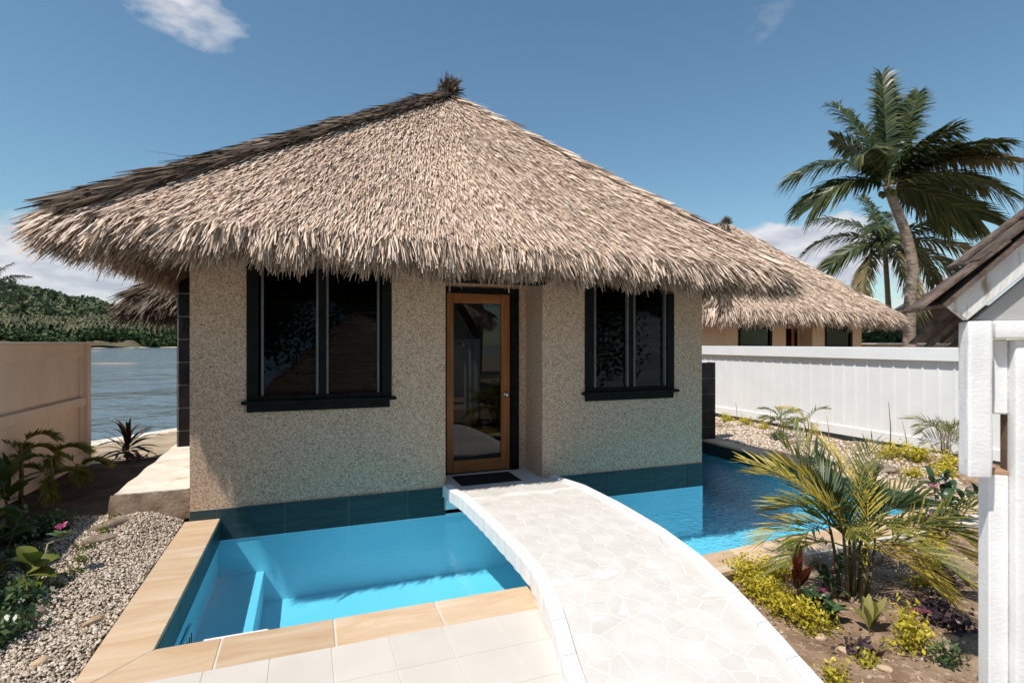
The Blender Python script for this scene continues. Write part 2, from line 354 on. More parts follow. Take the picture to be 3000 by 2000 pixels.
grid_sheet('sand_strip', -8, -1.72, 40, 8.7, 13, 40, lambda x, y: hL(x, y) + .012, 'sandyground', lambda x, y: y < coast(x) - .5)
def hR(x, y):
    z = -.06 + .03 * fbm(x * 1.6, y * 1.6, 5)
    z += .03 * max(0, min(1, (x - 6.9) / 1.3)) if y > 3.6 else .02 * max(0, min(1, (x - 3) / 3))
    z += .09 * math.exp(-((x - 8.2) ** 2 / .25 + (y - 5.9) ** 2 / .8))
    return min(z, .18)
def bridge_x(y): return (interp(y, (1.5, 2.0, 2.41, 2.81, 3.05, 3.3, 9), (.98, 1.08, 1.17, 1.28, 1.325, 1.36, 1.38)),
                         interp(y, (1.5, 1.94, 2.14, 2.38, 2.72, 3.1, 3.56, 4.1, 5.6, 9), (2.19, 2.335, 2.39, 2.45, 2.52, 2.58, 2.63, 2.66, 2.71, 2.72)))
def yfr(x): return 3.42 + max(0, x - 2.6) * .065      # front edge of the right pool runs slightly askew
grid_sheet('garden_soil', 1.9, 9.4, 110, -1, 13, 190, hR, 'soil',
           lambda x, y: (x > bridge_x(y)[1] - .12 and y < yfr(x) - .30) or x > 6.56)
# sea wall kerb and far shore
kb = MB(); 
for s0 in range(0, 14):
    x0 = -9 + s0 * 1.2; x1 = x0 + 1.195
    kb.add([(x0, coast(x0) - .55, .0), (x1, coast(x1) - .55, .0), (x1, coast(x1) + .25, .02), (x0, coast(x0) + .25, .02),
            (x0, coast(x0) - .55, -1.6), (x1, coast(x1) - .55, -1.6), (x1, coast(x1) + .25, -1.6), (x0, coast(x0) + .25, -1.6)],
           [(0, 1, 2, 3), (0, 4, 5, 1), (2, 6, 7, 3), (1, 5, 6, 2), (3, 7, 4, 0)])
tag(kb.build('sea_wall', 'concrete'), 'pale concrete sea wall kerb between the planted bed and the lagoon', 'sea wall')
def hill_h(x, y):
    r = math.hypot(x, y); az = math.degrees(math.atan2(x, y))
    sh = 425 + 12 * math.sin(az * .9) + 8 * math.sin(az * 2.3)
    t = max(0, (r - sh))
    low = min(t / 12, 1) * 3 + interp(t, (0, 40, 200, 330, 460, 900), (0, 3, 20, 38, 42, 45)) * interp(az, (-60, -20, -12, -6, 4), (.6, .6, .58, .5, .35))
    ridge = interp(t, (250, 420, 560, 1000), (0, .75, 1, .8)) * interp(az, (-60, -30, -22.7, -20, -17.7, -15.6, -13, -10, -7, 0), (66, 64, 60, 52, 37, 18, 6, 0, 0, 0))
    return LAG - 1.5 + (2.2 if t > 0 else 0) * min(1, t / 5) + low + ridge * .62 + 1.6 * fbm(x * .03, y * .03, 1)
hv = []; hf = []; NA, NR = 120, 60
for i in range(NA + 1):
    az = R(lerp(-58, 6, i / NA))
    for j in range(NR + 1):
        r = 405 + (j / NR) ** 1.5 * 1000; x, y = r * math.sin(az), r * math.cos(az); hv.append((x, y, hill_h(x, y)))
for i in range(NA):
    for j in range(NR):
        a = i * (NR + 1) + j; hf.append((a, a + 1, a + NR + 2, a + NR + 1))
tag(ob('hills', mesh('hills', hv, hf, 'hill', True)), kind='structure')
bv = []
for i in range(41):
    az = R(lerp(-40, -8, i / 40)); sh = 425 + 12 * math.sin(math.degrees(az) * .9) + 8 * math.sin(math.degrees(az) * 2.3)
    wd = interp(math.degrees(az), (-40, -21, -19, -15, -8), (8, 8, 9, 3, 0.5))
    for rr, z in ((sh - 16 - wd, LAG - .2), (sh - 6, LAG + .25), (sh + 12, LAG + .9)): bv.append((rr * math.sin(az), rr * math.cos(az), z))
tag(ob('beach', mesh('beach', bv, [(i * 3 + j, i * 3 + 3 + j, i * 3 + 4 + j, i * 3 + 1 + j) for i in range(40) for j in (0, 1)], 'sand')), kind='structure')

# quads scattered as leaves: centre, size, random directions
def cards(cen, size, asp=.6, up=0., tip=None):
    n = len(cen); a = rng.normal(size=(n, 3)); a /= np.linalg.norm(a, axis=1)[:, None]
    b = rng.normal(size=(n, 3)); b -= (b * a).sum(1)[:, None] * a; b /= np.linalg.norm(b, axis=1)[:, None]
    size = np.broadcast_to(size, (n,))[:, None]
    v = np.empty((n, 4, 3)); v[:, 0] = cen - a * size; v[:, 1] = cen - b * size * asp; v[:, 2] = cen + a * size; v[:, 3] = cen + b * size * asp
    return v.reshape(-1, 3), np.arange(n * 4).reshape(n, 4)
def blobpts(n, cen, rad, shell=.55):
    d = rng.normal(size=(n, 3)); d /= np.linalg.norm(d, axis=1)[:, None]
    r = (shell + (1 - shell) * rng.random(n))[:, None]
    return np.asarray(cen) + d * r * np.asarray(rad)
def wood(name, count, r0, r1, azr, hgt, per, size, m, label, palms=False, rsel=None):
    V = []; F = []; RN = []; off = 0
    for i in range(count):
        az = R(rng.uniform(*azr)); r = r0 + (r1 - r0) * rng.random() ** 1.3; x, y = r * math.sin(az), r * math.cos(az)
        z = hill_h(x, y); h = hgt * rng.uniform(.7, 1.3); base = rng.random()
        if palms:
            nf = 9; c0 = np.array((x, y, z + h))
            for k in range(nf):
                a = 2 * PI * k / nf + rng.random(); ln = 4.2 * rng.uniform(.8, 1.2); e = rng.uniform(-.5, .9)
                d = np.array((math.cos(a), math.sin(a), e)); sd = np.array((-math.sin(a), math.cos(a), 0)) * .9
                mid = c0 + d * ln * .55; tp = c0 + np.array((math.cos(a), math.sin(a), e - 1.1)) * ln
                V += [c0, mid - sd, tp, mid + sd]; F.append((off, off + 1, off + 2, off + 3)); off += 4; RN.append(min(1, max(0, base * .6 + rng.random() * .4)))
            V += [c0 + (.35, 0, 0), c0 - (.35, 0, 0), np.array((x - .4, y, z)), np.array((x + .4, y, z))]; F.append((off, off + 1, off + 2, off + 3)); off += 4; RN.append(1)
        else:
            p = blobpts(per, (x, y, z + h * .55), (h * .55, h * .55, h * .5)); v, f = cards(p, size * rng.uniform(.7, 1.3, per), .7)
            V += list(v); F += [tuple(q) for q in (f + off)]; off += len(v)
            RN += list(np.clip(base * .5 + .35 * rng.random(per) + .3 * (p[:, 2] - z - h * .3) / h, 0, 1))
    return tag(ob(name, mesh(name, np.array(V), np.array(F), m, rnd=RN)), label, 'trees', None, 'stuff')
wood('hillside_forest', 1500, 640, 1150, (-34, -9), 13, 34, 2.6, 'forest', 'dark green forest covering the ridge of the far hill')
wood('palm_plantation', 3600, 450, 800, (-33, -6), 8, 1, 1, 'farpalm', 'plantation of small coconut palms on the brown hillside', True)
wood('shore_thicket', 520, 428, 462, (-33, -6), 6.5, 50, 1.1, 'mangrove', 'dark green thicket along the far lagoon shore')
# exposed reef flats in the lagoon
for (u0, u1, v0, hgt, lab) in ((255, 405, 1064, .12, 'long brown reef rock exposed beyond the cream fence'), (250, 300, 1028, .3, 'dark sand bar near the far beach')):
    a = G(u0, v0, LAG); b = G(u1, v0, LAG); dd = (b - a); n = 26; vv = []; ff = []
    back = Vector((-dd.y, dd.x, 0)).normalized() * dd.length * .05
    for i in range(n + 1):
        t = i / n; wv = math.sin(PI * t) ** .6; p = a + dd * t
        for s_, q in ((-1, -.05), (-.4, .8), (.4, 1), (1, -.05)): vv.append(p + back * s_ * wv * (1 + .3 * math.sin(i * 2.1)) + Vector((0, 0, hgt * q * wv * (.7 + .5 * rng.random()))))
    for i in range(n):
        for k in range(3): c_ = i * 4 + k; ff.append((c_, c_ + 4, c_ + 5, c_ + 1))
    tag(ob('reef_rock', mesh('reef_rock', vv, ff, 'rock')), lab, 'reef')

# ------------------------------------------------------------------ pool, coping, terrace
pb = MB()                                         # plastered basin, open at the top
def quad(a, b, c, d): pb.add([a, b, c, d], [(0, 1, 2, 3)])
BT = -.06; XS, BEN = -.40, -.56                   # bench along the left side
WL, WR = XL_C - .015, XR_C + .015
def fy(x): return yfr(x) - .012
quad((XS, fy(XS), FLOOR), (WR, fy(WR), FLOOR), (WR, 7.62, FLOOR), (XS, 7.62, FLOOR))
quad((WL, fy(0), BEN), (XS, fy(0), BEN), (XS, 5.9, BEN), (WL, 5.9, BEN)); quad((XS, fy(0), FLOOR), (XS, fy(0), BEN), (XS, 5.9, BEN), (XS, 5.9, FLOOR))
quad((WL, fy(0), BEN), (WL, 5.9, BEN), (WL, 5.9, BT), (WL, fy(0), BT))
quad((WR, fy(WR), FLOOR), (WR, 7.62, FLOOR), (WR, 7.62, BT), (WR, fy(WR), BT))
for xa, xb in ((WL, 2.6), (2.6, WR)): quad((xa, fy(xa), FLOOR - .1), (xb, fy(xb), FLOOR - .1), (xb, fy(xb), BT), (xa, fy(xa), BT))
quad((WX0, WY - .006, FLOOR), (WX1 + .006, WY - .006, FLOOR), (WX1 + .006, WY - .006, -.20), (WX0, WY - .006, -.20))
quad((WX1 + .006, WY - .006, FLOOR), (WX1 + .006, 7.62, FLOOR), (WX1 + .006, 7.62, -.20), (WX1 + .006, WY - .006, -.20))
quad((WX1, 7.6, FLOOR), (WR, 7.6, FLOOR), (WR, 7.6, BT), (WX1, 7.6, BT))
basin = tag(pb.build('swimming_pool', 'pool'), kind='structure')
pw = MB(); XW0, XW1 = WL + .002, WR - .002
pw.add([(XW0, yfr(0), WATER), (2.6, yfr(2.6), WATER), (XW1, yfr(XW1), WATER), (XW1, 7.6, WATER), (WX1, 7.6, WATER), (WX1, WY, WATER), (2.6, WY, WATER), (XW0, WY, WATER)],
       [(0, 1, 6, 7), (1, 2, 5, 6), (2, 3, 4, 5)])
tag(pw.build('pool_water', 'poolwater'), kind='structure')
# waterline tiles on the pool sides (the house side belongs to the house)
def wl_tile(n, c, size): piece('waterline_tile', size, 'band', basin, c, .002)
y = yfr(XR_C) + .02
while y < 7.5:
    l_ = min(.6, 7.58 - y); wl_tile(0, (XR_C + .004, y + l_ / 2, -.125), (.02, l_ - .006, .19)); y += .6
y = 3.44
while y < 5.7:
    l_ = min(.6, 5.75 - y); wl_tile(0, (XL_C - .004, y + l_ / 2, -.125), (.02, l_ - .006, .19)); y += .6
x = -.74
while x < 6.2:
    wl_tile(0, (x + .3, yfr(x + .3) - .002, -.125), (.594, .02, .19)); x += .6
vent = box('light_niche', (XL_C - .008, 4.10, -.50), (XL_C + .012, 4.42, -.34), 'plastic', basin, .004)
for k in range(4): piece('slot', (.006, .012, .08), 'black', vent, (XL_C + .014, 4.16 + k * .065, -.42), 0)
box('skimmer_lip', (-.56, yfr(0) + .002, -.075), (-.22, yfr(0) + .115, -.045), 'plastic', basin, .004)
cop = tag(box('pool_coping', (XL_C - .285, 3.11, -.10), (1.35, YF - .005, -.004), 'joint'), kind='structure')
box('bed', (XL_C - .285, YF - .005, -.10), (XL_C - .002, WY - .02, -.004), 'joint', cop)
def stone(poly, z0=-.032, z1=.0, name='coping_stone', m='coping', parent=cop, g=.0055):
    c_ = Vector((sum(p[0] for p in poly) / len(poly), sum(p[1] for p in poly) / len(poly), 0)); n = len(poly)
    pts = [c_ + (Vector((p[0], p[1], 0)) - c_) * (1 - g / max(.05, (Vector((p[0], p[1], 0)) - c_).length)) for p in poly]
    ins = [c_ + (p - c_) * (1 - .004 / (p - c_).length) for p in pts]
    v = [(p.x, p.y, z0) for p in pts] + [(p.x, p.y, z1 - .003) for p in pts] + [(p.x, p.y, z1) for p in ins]
    f = [tuple(range(2 * n, 3 * n))]
    for i in range(n):
        j = (i + 1) % n; f += [(i, j, n + j, n + i), (n + i, n + j, 2 * n + j, 2 * n + i)]
    return ob(name, mesh(name, v, f, m), parent)
xo, xi = XL_C - .29, XL_C + .006
ys = [WY - .015, 5.08, 4.43, 3.79]
for a, b in zip(ys, ys[1:]): stone([(xo, b), (xi, b), (xi, a), (xo, a)])
stone([(xo, 3.10), (xi, YF), (xi, 3.79), (xo, 3.79)])
xs_ = [-.45, .145, .755, 1.42]
stone([(xo, 3.10), (-.45, 3.10), (-.45, YF + .006), (xi, YF + .006)])
for a, b in zip(xs_, xs_[1:]): stone([(a, 3.10), (b, 3.10), (b, YF + .006), (a, YF + .006)])
x = 2.55                                           # right hand pool
while x < 6.25:
    b = min(x + .6, 6.31); stone([(x, yfr(x) - .31), (b, yfr(b) - .31), (b, yfr(b) + .006), (x, yfr(x) + .006)]); x += .6
box('bed', (2.5, 3.16, -.12), (6.6, 3.40, -.004), 'joint', cop)
stone([(6.31, yfr(6.3) - .31), (6.62, yfr(6.6) - .31), (6.62, yfr(6.6) + .02), (6.295, yfr(6.3) + .02)])
y = yfr(6.6) + .02
while y < 7.5:
    b = min(y + .62, 7.57); stone([(6.295, y), (6.62, y), (6.62, b), (6.295, b)]); y += .62
box('bed', (6.33, 3.41, -.12), (6.6, 7.56, -.004), 'joint', cop)
ter = tag(box('terrace', (-1.6, -2.5, -.11), (1.9, 3.09, .0025), 'joint'), kind='structure')
ty = [3.097, 2.765] + [2.765 - .31 * k for k in range(1, 7)]
for j in range(len(ty) - 1):
    for i in range(-8, 3):
        x0 = .73 + .305 * i; x1 = x0 + .305
        if x0 > bridge_x(max(1.5, ty[j + 1]))[0] + .1: continue
        piece('paving_tile', (.301, ty[j] - ty[j + 1] - .004, .02), 'tile', ter, ((x0 + x1) / 2, (ty[j] + ty[j + 1]) / 2, -.004), .0015)

# ------------------------------------------------------------------ gravel, litter, stones
def ico():
    p = (1 + 5 ** .5) / 2
    v = np.array([(-1, p, 0), (1, p, 0), (-1, -p, 0), (1, -p, 0), (0, -1, p), (0, 1, p), (0, -1, -p), (0, 1, -p), (p, 0, -1), (p, 0, 1), (-p, 0, -1), (-p, 0, 1)]) / math.hypot(1, p)
    f = np.array([(0, 11, 5), (0, 5, 1), (0, 1, 7), (0, 7, 10), (0, 10, 11), (1, 5, 9), (5, 11, 4), (11, 10, 2), (10, 7, 6), (7, 1, 8), (3, 9, 4), (3, 4, 2), (3, 2, 6), (3, 6, 8), (3, 8, 9), (4, 9, 5), (2, 4, 11), (6, 2, 10), (8, 6, 7), (9, 8, 1)])
    return v, f
def pebbles(name, pts, smin, smax, m, label, cat, parent=None, flat=.65, power=2.2, lowr=0.):
    V0, F0 = ico(); n = len(pts); tv = [V0 * (1 + .28 * rng.normal(size=(12, 1)) * np.ones((1, 3))) for _ in range(12)]
    out = np.empty((n, 12, 3)); s = smin + (smax - smin) * rng.random(n) ** power
    for i in range(n):
        q = Quaternion((rng.normal(), rng.normal() * .3, rng.normal() * .3, rng.normal())).normalized().to_matrix()
        v = tv[i % 12] * (np.array((1, rng.uniform(.6, 1), flat * rng.uniform(.7, 1.1))) * s[i]); out[i] = v @ np.array(q).T + pts[i]
    F = (F0[None] + (np.arange(n) * 12)[:, None, None]).reshape(-1, 3)
    o = ob(name, mesh(name, out.reshape(-1, 3), F, m, rnd=np.repeat(np.clip(lowr + (1 - lowr) * rng.random(n), 0, 1), 20)), parent)
    return tag(o, label, cat, None, 'stuff')
pts = []
while len(pts) < 26000:
    x, y = rng.uniform(-2.1, -1.08), 1.9 + 4.0 * rng.random()
    if rng.random() < (x + 1.98) * 5 + .04 + .5 * (y < 3.2): pts.append((x, y, hL(x, y) + .006 + .008 * rng.random()))
pebbles('gravel', pts, .0045, .0135, 'gravel', 'pale coral gravel strip beside the sandstone pool edge', 'gravel')
pts = []
while len(pts) < 9000:
    x, y = rng.uniform(6.64, 8.7), 3.6 + 6.6 * rng.random() ** .9
    if fbm(x * 1.1, y * 1.1, 3) + (y - 5.6) * .35 - (x - 7.4) * .5 + rng.normal() * .3 > 0: pts.append((x, y, hR(x, y) + .01))
pebbles('gravel', pts, .008, .03, 'gravel', 'pale coral rubble between the right pool edge and the white fence', 'gravel', lowr=.2)
pts = []
for _ in range(9500):
    if rng.random() < .7:
        x, y = rng.uniform(2.2, 6.6), rng.uniform(.6, 3.3)
        if x < bridge_x(y)[1] + .03 or y > yfr(x) - .33: continue
    else: x, y = rng.uniform(6.66, 8.75), rng.uniform(3.2, 9)
    pts.append((x, y, hR(x, y) + .003))
pebbles('litter', pts, .003, .020, 'debris', 'dry litter and small stones scattered on the garden soil', 'litter', flat=.4, power=4)
def rockmesh(seed, m):
    me = bpy.data.meshes.new('stone'); bm = bmesh.new(); bmesh.ops.create_icosphere(bm, subdivisions=3, radius=1)
    for v in bm.verts:
        p = v.co; k = 1 + .16 * fbm(p.x * 1.6 + seed, p.y * 1.6 + p.z, seed) + .05 * fbm(p.x * 5, p.y * 5 + p.z * 4, seed); v.co = p * k
    bm.to_mesh(me); bm.free(); me.polygons.foreach_set('use_smooth', np.ones(len(me.polygons), dtype=bool)); me.materials.append(M[m]); return me
RK = {m: [rockmesh(i * 3.1 + 1, m) for i in range(3)] for m in ('rock', 'rock_tan', 'rock_dk', 'nut')}
def rock(p, size, m, label, rz=0, i=0, group=None):
    o = ob('stone', RK[m][i % 3], None, p, (rng.uniform(-.1, .1), rng.uniform(-.1, .1), rz), size)
    return tag(o, label, 'stone', group)
def onL(u, v, dz=0):
    z = 0.
    for _ in range(6): p = G(u, v, z); z = hL(p.x, p.y)
    p.z = z + dz; return p
def onR(u, v, dz=0):
    z = 0.
    for _ in range(6): p = G(u, v, z); z = hR(p.x, p.y)
    p.z = z + dz; return p
rock(onL(325, 1540), (.20, .085, .055), 'rock', 'flat brown stone at the edge of the gravel below the slab', .9, 0)
rock(onL(292, 1580), (.13, .08, .04), 'rock', 'low brown stone sunk in the weeds beside the gravel', .5, 1)
rock(onL(275, 1827, .015), (.065, .036, .03), 'rock_tan', 'ochre coral stone lying on the gravel', .9, 2)
rock(onL(268, 1678, .0), (.045, .028, .022), 'rock_dk', 'small dark stone lying on the gravel', .2, 1)
rock(onL(60, 1836, .02), (.07, .06, .05), 'rock', 'rounded brown stone half in the fence shade', .3, 1)
rock(onL(105, 1805, .015), (.06, .045, .035), 'rock', 'small brown stone beside the rounded stone in the shade', 1.1, 0)
rock(onL(120, 1945, .01), (.04, .034, .025), 'rock_tan', 'pale stone bedded in the gravel', .4, 0)
rock(onR(2560, 1378, .04), (.16, .10, .075), 'rock', 'grey brown stone in the litter by the white fence', .4, 0)
rock(onR(2605, 1382, .02), (.16, .10, .06), 'rock', 'flat grey stone beside the right pool edge', .2, 2)
rock(onR(2768, 1424, .02), (.24, .10, .07), 'rock', 'long grey brown stone lying along the right coping', -1.0, 1)
rock(onR(2440, 1662, .03), (.13, .10, .07), 'rock', 'pale stone behind the clumping palm', .2, 1)
rock(onR(2545, 1640, .03), (.11, .09, .08), 'rock', 'rounded stone between the clumping palm and the pool edge', .8, 2)
for k, (u, v) in enumerate(((2405, 1870), (2470, 1905), (2590, 1960), (2680, 1845), (2640, 1690), (2700, 1640), (2250, 1655), (2790, 1870))):
    rock(onR(u, v, .006), (.035, .028, .018), 'rock_tan', 'small tan stone on the garden soil', k, k, 'small stones on the garden soil')

# ------------------------------------------------------------------ thatch
def strips(root, d, n, ln, wd, lift, bend, rn, taper=.2):
    """leaf strips: root points, run direction, outward direction, length, width, lift of the tip, gravity bend -> 2 quads each"""
    N_ = len(root); d = d / np.linalg.norm(d, axis=1)[:, None]; wv = np.cross(n, d); wv /= np.linalg.norm(wv, axis=1)[:, None] + 1e-9
    roll = rng.normal(0, .36, N_)[:, None]; wv = wv * np.cos(roll) + n * np.sin(roll)
    ln = ln[:, None]; wd = wd[:, None] / 2; lift = lift[:, None]; bend = bend[:, None]; g = np.array((0, 0, -1.))
    m_ = root + d * ln * .5 + n * lift * .7 + g * bend * .3; t_ = root + d * ln + n * lift + g * bend
    V = np.stack([root - wv * wd * .8, root + wv * wd * .8, m_ + wv * wd, m_ - wv * wd, t_ + wv * wd * taper, t_ - wv * wd * taper], 1)
    b = (np.arange(N_) * 6)[:, None]
    F = np.concatenate([b + np.array([[0, 1, 2, 3]]), b + np.array([[3, 2, 4, 5]])], 1).reshape(-1, 4)
    return V.reshape(-1, 3), F, np.repeat(rn, 2)
class Acc:
    def __init__(s): s.V = []; s.F = []; s.R = []; s.n = 0
    def add(s, t): s.V.append(t[0]); s.F.append(t[1] + s.n); s.R.append(t[2]); s.n += len(t[0])
    def build(s, name, m, parent, kind='stuff'):
        o = ob(name, mesh(name, np.concatenate(s.V), np.concatenate(s.F), m, rnd=np.concatenate(s.R)), parent)
        if kind: o['kind'] = kind
        return o
def thatch_face(acc, A, B, Dp, Cp, count, scale=1., fan=.6):
    """A-B eave edge, D above A and C above B"""
    A, B, Cp, Dp = (np.array(p, float) for p in (A, B, Cp, Dp))
    wE, wT = np.linalg.norm(B - A), np.linalg.norm(Cp - Dp)
    s = rng.random(count * 3); keep = rng.random(count * 3) < (wE + (wT - wE) * s) / max(wE, wT); s = s[keep][:count]; n_ = len(s)
    t = rng.random(n_); E0 = A + (B - A) * t[:, None]; T0 = Dp + (Cp - Dp) * t[:, None]
    p = E0 + (T0 - E0) * s[:, None]
    slope = (A + B) / 2 - (Dp + Cp) / 2
    nrm = np.cross(B - A, (Dp + Cp) / 2 - A); nrm /= np.linalg.norm(nrm)
    if nrm[2] < 0: nrm = -nrm
    dn = np.array((0, 0, -1.)); dn = dn - nrm * (dn @ nrm); dn /= np.linalg.norm(dn)
    fdir = E0 - T0; fdir /= np.linalg.norm(fdir, axis=1)[:, None]
    d = dn * (1 - fan) + fdir * fan + rng.normal(0, .10, (n_, 3)); d -= nrm * (d @ nrm)[:, None]
    ln = rng.uniform(.12, .30, n_) * scale; wd = rng.uniform(.007, .018, n_) * scale
    lift = np.abs(rng.normal(.012, .022, n_)) * scale + .005
    strag = rng.random(n_) < .015; lift[strag] += .03; ln[strag] *= 1.4
    rn = np.clip(rng.normal(.62, .17, n_) + .07 * np.sin(p[:, 0] * 2.1 + p[:, 2] * 3), 0, 1); rn[rng.random(n_) < .08] *= .2
    acc.add(strips(p - d * ln[:, None] * .4 + nrm * .012, d, np.broadcast_to(nrm, d.shape), ln, wd, lift, np.zeros(n_), rn, .35))
def thatch_fringe(acc, A, B, out, corner, count, scale=1.):
    """hanging layers along the eave A-B; out = outward direction"""
    A, B, out = (np.array(p, float) for p in (A, B, out)); t = rng.random(count); p = A + (B - A) * t[:, None]
    lay = rng.random(count); along = (B - A) / np.linalg.norm(B - A); Ln = np.linalg.norm(B - A)
    e = np.clip((np.abs(t - .5) * 2 - (1 - 1.3 / Ln * 2)) / (1.3 / Ln * 2), 0, 1) * np.sign(t - .5)   # 0..1 in the last stretch before a corner
    spread = (e * .42 + .25 * (t - .5) * 2)[:, None]
    clump = np.sin(t * Ln * 9.) * .5 + np.sin(t * Ln * 23. + 1) * .5
    d = out * (.42 + .22 * np.abs(e))[:, None] + along * spread + np.array((0, 0, -1.)) * (.95 - .12 * np.abs(e))[:, None] + rng.normal(0, .15, (count, 3)) + along * (.22 * np.sin(t * Ln * 6.3) * np.sin(t * Ln * 2.1))[:, None]
    root = p + np.array((0, 0, 1.)) * (.03 - .13 * lay)[:, None] * scale - out * (.02 + .14 * lay + .05 * rng.random(count))[:, None] + out * .06 * (1 - lay)[:, None]
    ln = rng.uniform(.14, .33, count) * scale * (1 + .18 * clump + .3 * np.abs(e)); wd = rng.uniform(.009, .023, count) * scale
    nn = out * .8 + np.array((0, 0, .6)); nn = nn / np.linalg.norm(nn)
    rn = np.clip(rng.normal(.64, .24, count) - .45 * lay + .12 * clump, 0, 1); rn[rng.random(count) < .16] *= .15  # inner layers coloured darker as the shaded gaps between strands
    acc.add(strips(root, d, np.broadcast_to(nn, d.shape), ln, wd, np.abs(rng.normal(.02, .025, count)), .05 * rng.random(count) * scale, rn, .3))
def hip_cap(name, top, foot, count, parent, m, wid=.11, scale=1.):
    acc = Acc(); top, foot = np.array(top, float), np.array(foot, float); d0 = foot - top; Ln = np.linalg.norm(d0); d0 /= Ln
    side = np.cross(d0, (0, 0, 1.)); side /= np.linalg.norm(side); up = np.cross(side, d0)
    t = rng.random(count); a = rng.uniform(-1.25, 1.25, count)
    root = top + d0 * (t * (Ln - .26))[:, None] + (side * np.sin(a)[:, None] + up * np.cos(a)[:, None] * .75) * wid - up * .02
    d = d0 + rng.normal(0, .06, (count, 3)) + side * np.sin(a)[:, None] * .10 - up * .01
    nn = side * np.sin(a)[:, None] + up * np.cos(a)[:, None]
    rn = np.clip(rng.normal(.45, .28, count), 0, 1)
    acc.add(strips(root, d, nn, rng.uniform(.25, .55, count) * scale, rng.uniform(.018, .035, count) * scale, rng.uniform(.0, .035, count), np.zeros(count), rn, .2))
    o = acc.build(name, m, parent)
    MB().tube([tuple(top - up * .05), tuple(foot - up * .05 - d0 * .1)], wid * .85, 8).build('core', 'thatch_base', o, True)
    return o
def hip_roof(parent, o, x0, x1, y0, y1, ez, apex, ridge_y, n_front, n_side, caps, scale=1., rafters=True, leafm='thatch'):
    """hipped thatch: closed packed body, leaf strips on every face, hanging fringe, plaited hip caps and a tuft"""
    o = np.array(o, float); P = lambda x, y, z: o + (x, y, z)
    ax, ay, az = apex; T1, T2 = P(ax, ay, az), P(ax, ridge_y, az)
    dl, dr = (.01, -.08) if rafters else (0, 0)          # the old eave sags towards the right
    e = [P(x0, y0, ez + dl), P(x1, y0, ez + dr), P(x1, y1, ez + dr), P(x0, y1, ez + dl)]
    i = .16; b = [P(x0 + i, y0 + i, ez - .20), P(x1 - i, y0 + i, ez - .20), P(x1 - i, y1 - i, ez - .20), P(x0 + i, y1 - i, ez - .20)]
    u1, u2 = T1 - (0, 0, .42), T2 - (0, 0, .42)
    v = e + [T1, T2] + b + [u1, u2]
    f = [(0, 1, 4), (1, 2, 5, 4), (2, 3, 5), (3, 0, 4, 5), (7, 6, 10), (8, 7, 10, 11), (9, 8, 11), (6, 9, 11, 10), (0, 6, 7, 1), (1, 7, 8, 2), (2, 8, 9, 3), (3, 9, 6, 0)]
    body = ob('roof', mesh('roof', v, f, 'thatch_base'), parent)
    acc = Acc()
    thatch_face(acc, e[0], e[1], T1, T1, n_front, scale)
    thatch_face(acc, e[1], e[2], T1, T2, n_side, scale * 1.3); thatch_face(acc, e[3], e[0], T2, T1, n_side, scale * 1.3); thatch_face(acc, e[2], e[3], T2, T2, n_side // 2, scale * 1.5)
    acc.build('thatch', leafm, body)
    fr = Acc(); k = n_front / 62000
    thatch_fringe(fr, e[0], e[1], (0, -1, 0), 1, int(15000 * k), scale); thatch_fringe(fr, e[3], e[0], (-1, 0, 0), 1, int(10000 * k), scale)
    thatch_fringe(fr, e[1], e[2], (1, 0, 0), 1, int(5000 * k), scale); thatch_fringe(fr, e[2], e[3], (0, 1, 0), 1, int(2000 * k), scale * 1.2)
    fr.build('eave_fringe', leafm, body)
    hc = .02
    for q, (tp, ft) in enumerate(((T1, e[0]), (T1, e[1]), (T2, e[2]), (T2, e[3]))):
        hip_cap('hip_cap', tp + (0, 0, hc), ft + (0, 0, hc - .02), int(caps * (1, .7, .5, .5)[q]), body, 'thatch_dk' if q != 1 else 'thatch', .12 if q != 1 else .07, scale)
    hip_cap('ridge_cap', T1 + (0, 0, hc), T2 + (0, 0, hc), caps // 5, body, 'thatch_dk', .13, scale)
    ac = Acc(); n_ = 420; a = rng.random(n_) * 2 * PI; el = rng.normal(.7, .5, n_)
    d = np.stack([np.cos(a) * np.cos(el), np.sin(a) * np.cos(el), np.sin(el)], 1); c0 = T1 + (0, -.05, .06)
    root = c0 + d * .06 + rng.normal(0, .045, (n_, 3)); nn = np.cross(d, rng.normal(size=(n_, 3))); nn /= np.linalg.norm(nn, axis=1)[:, None]
    d = d + np.array((.45, -.1, .1)); ac.add(strips(root, d, nn, rng.uniform(.08, .22, n_), rng.uniform(.01, .022, n_), np.zeros(n_), rng.uniform(0, .07, n_), np.clip(rng.normal(.4, .3, n_), 0, 1)))
    ac.build('finial', 'thatch_dk', body)
    if rafters:
        for (p, q) in [((x0 + .35, y), (x0 + 1.6, y)) for y in np.arange(y0 + .9, y1 - 2, .85)] + [((x, y0 + .35), (x, y0 + 1.5)) for x in np.arange(x0 + .9, x1 - .7, .9)]:
            sl_ = (az - ez) / (ay - y0) if p[0] == q[0] else (az - ez) / (ax - x0)
            r0, r1 = (abs(p[1] - y0), abs(q[1] - y0)) if p[0] == q[0] else (abs(p[0] - x0), abs(q[0] - x0))
            a_, b_ = P(p[0], p[1], ez - .30 + r0 * sl_ - .06), P(q[0], q[1], ez - .30 + r1 * sl_ - .06)
            MB().tube([a_, b_], .035, 7).build('rafter', 'pole', body, True)
    return body

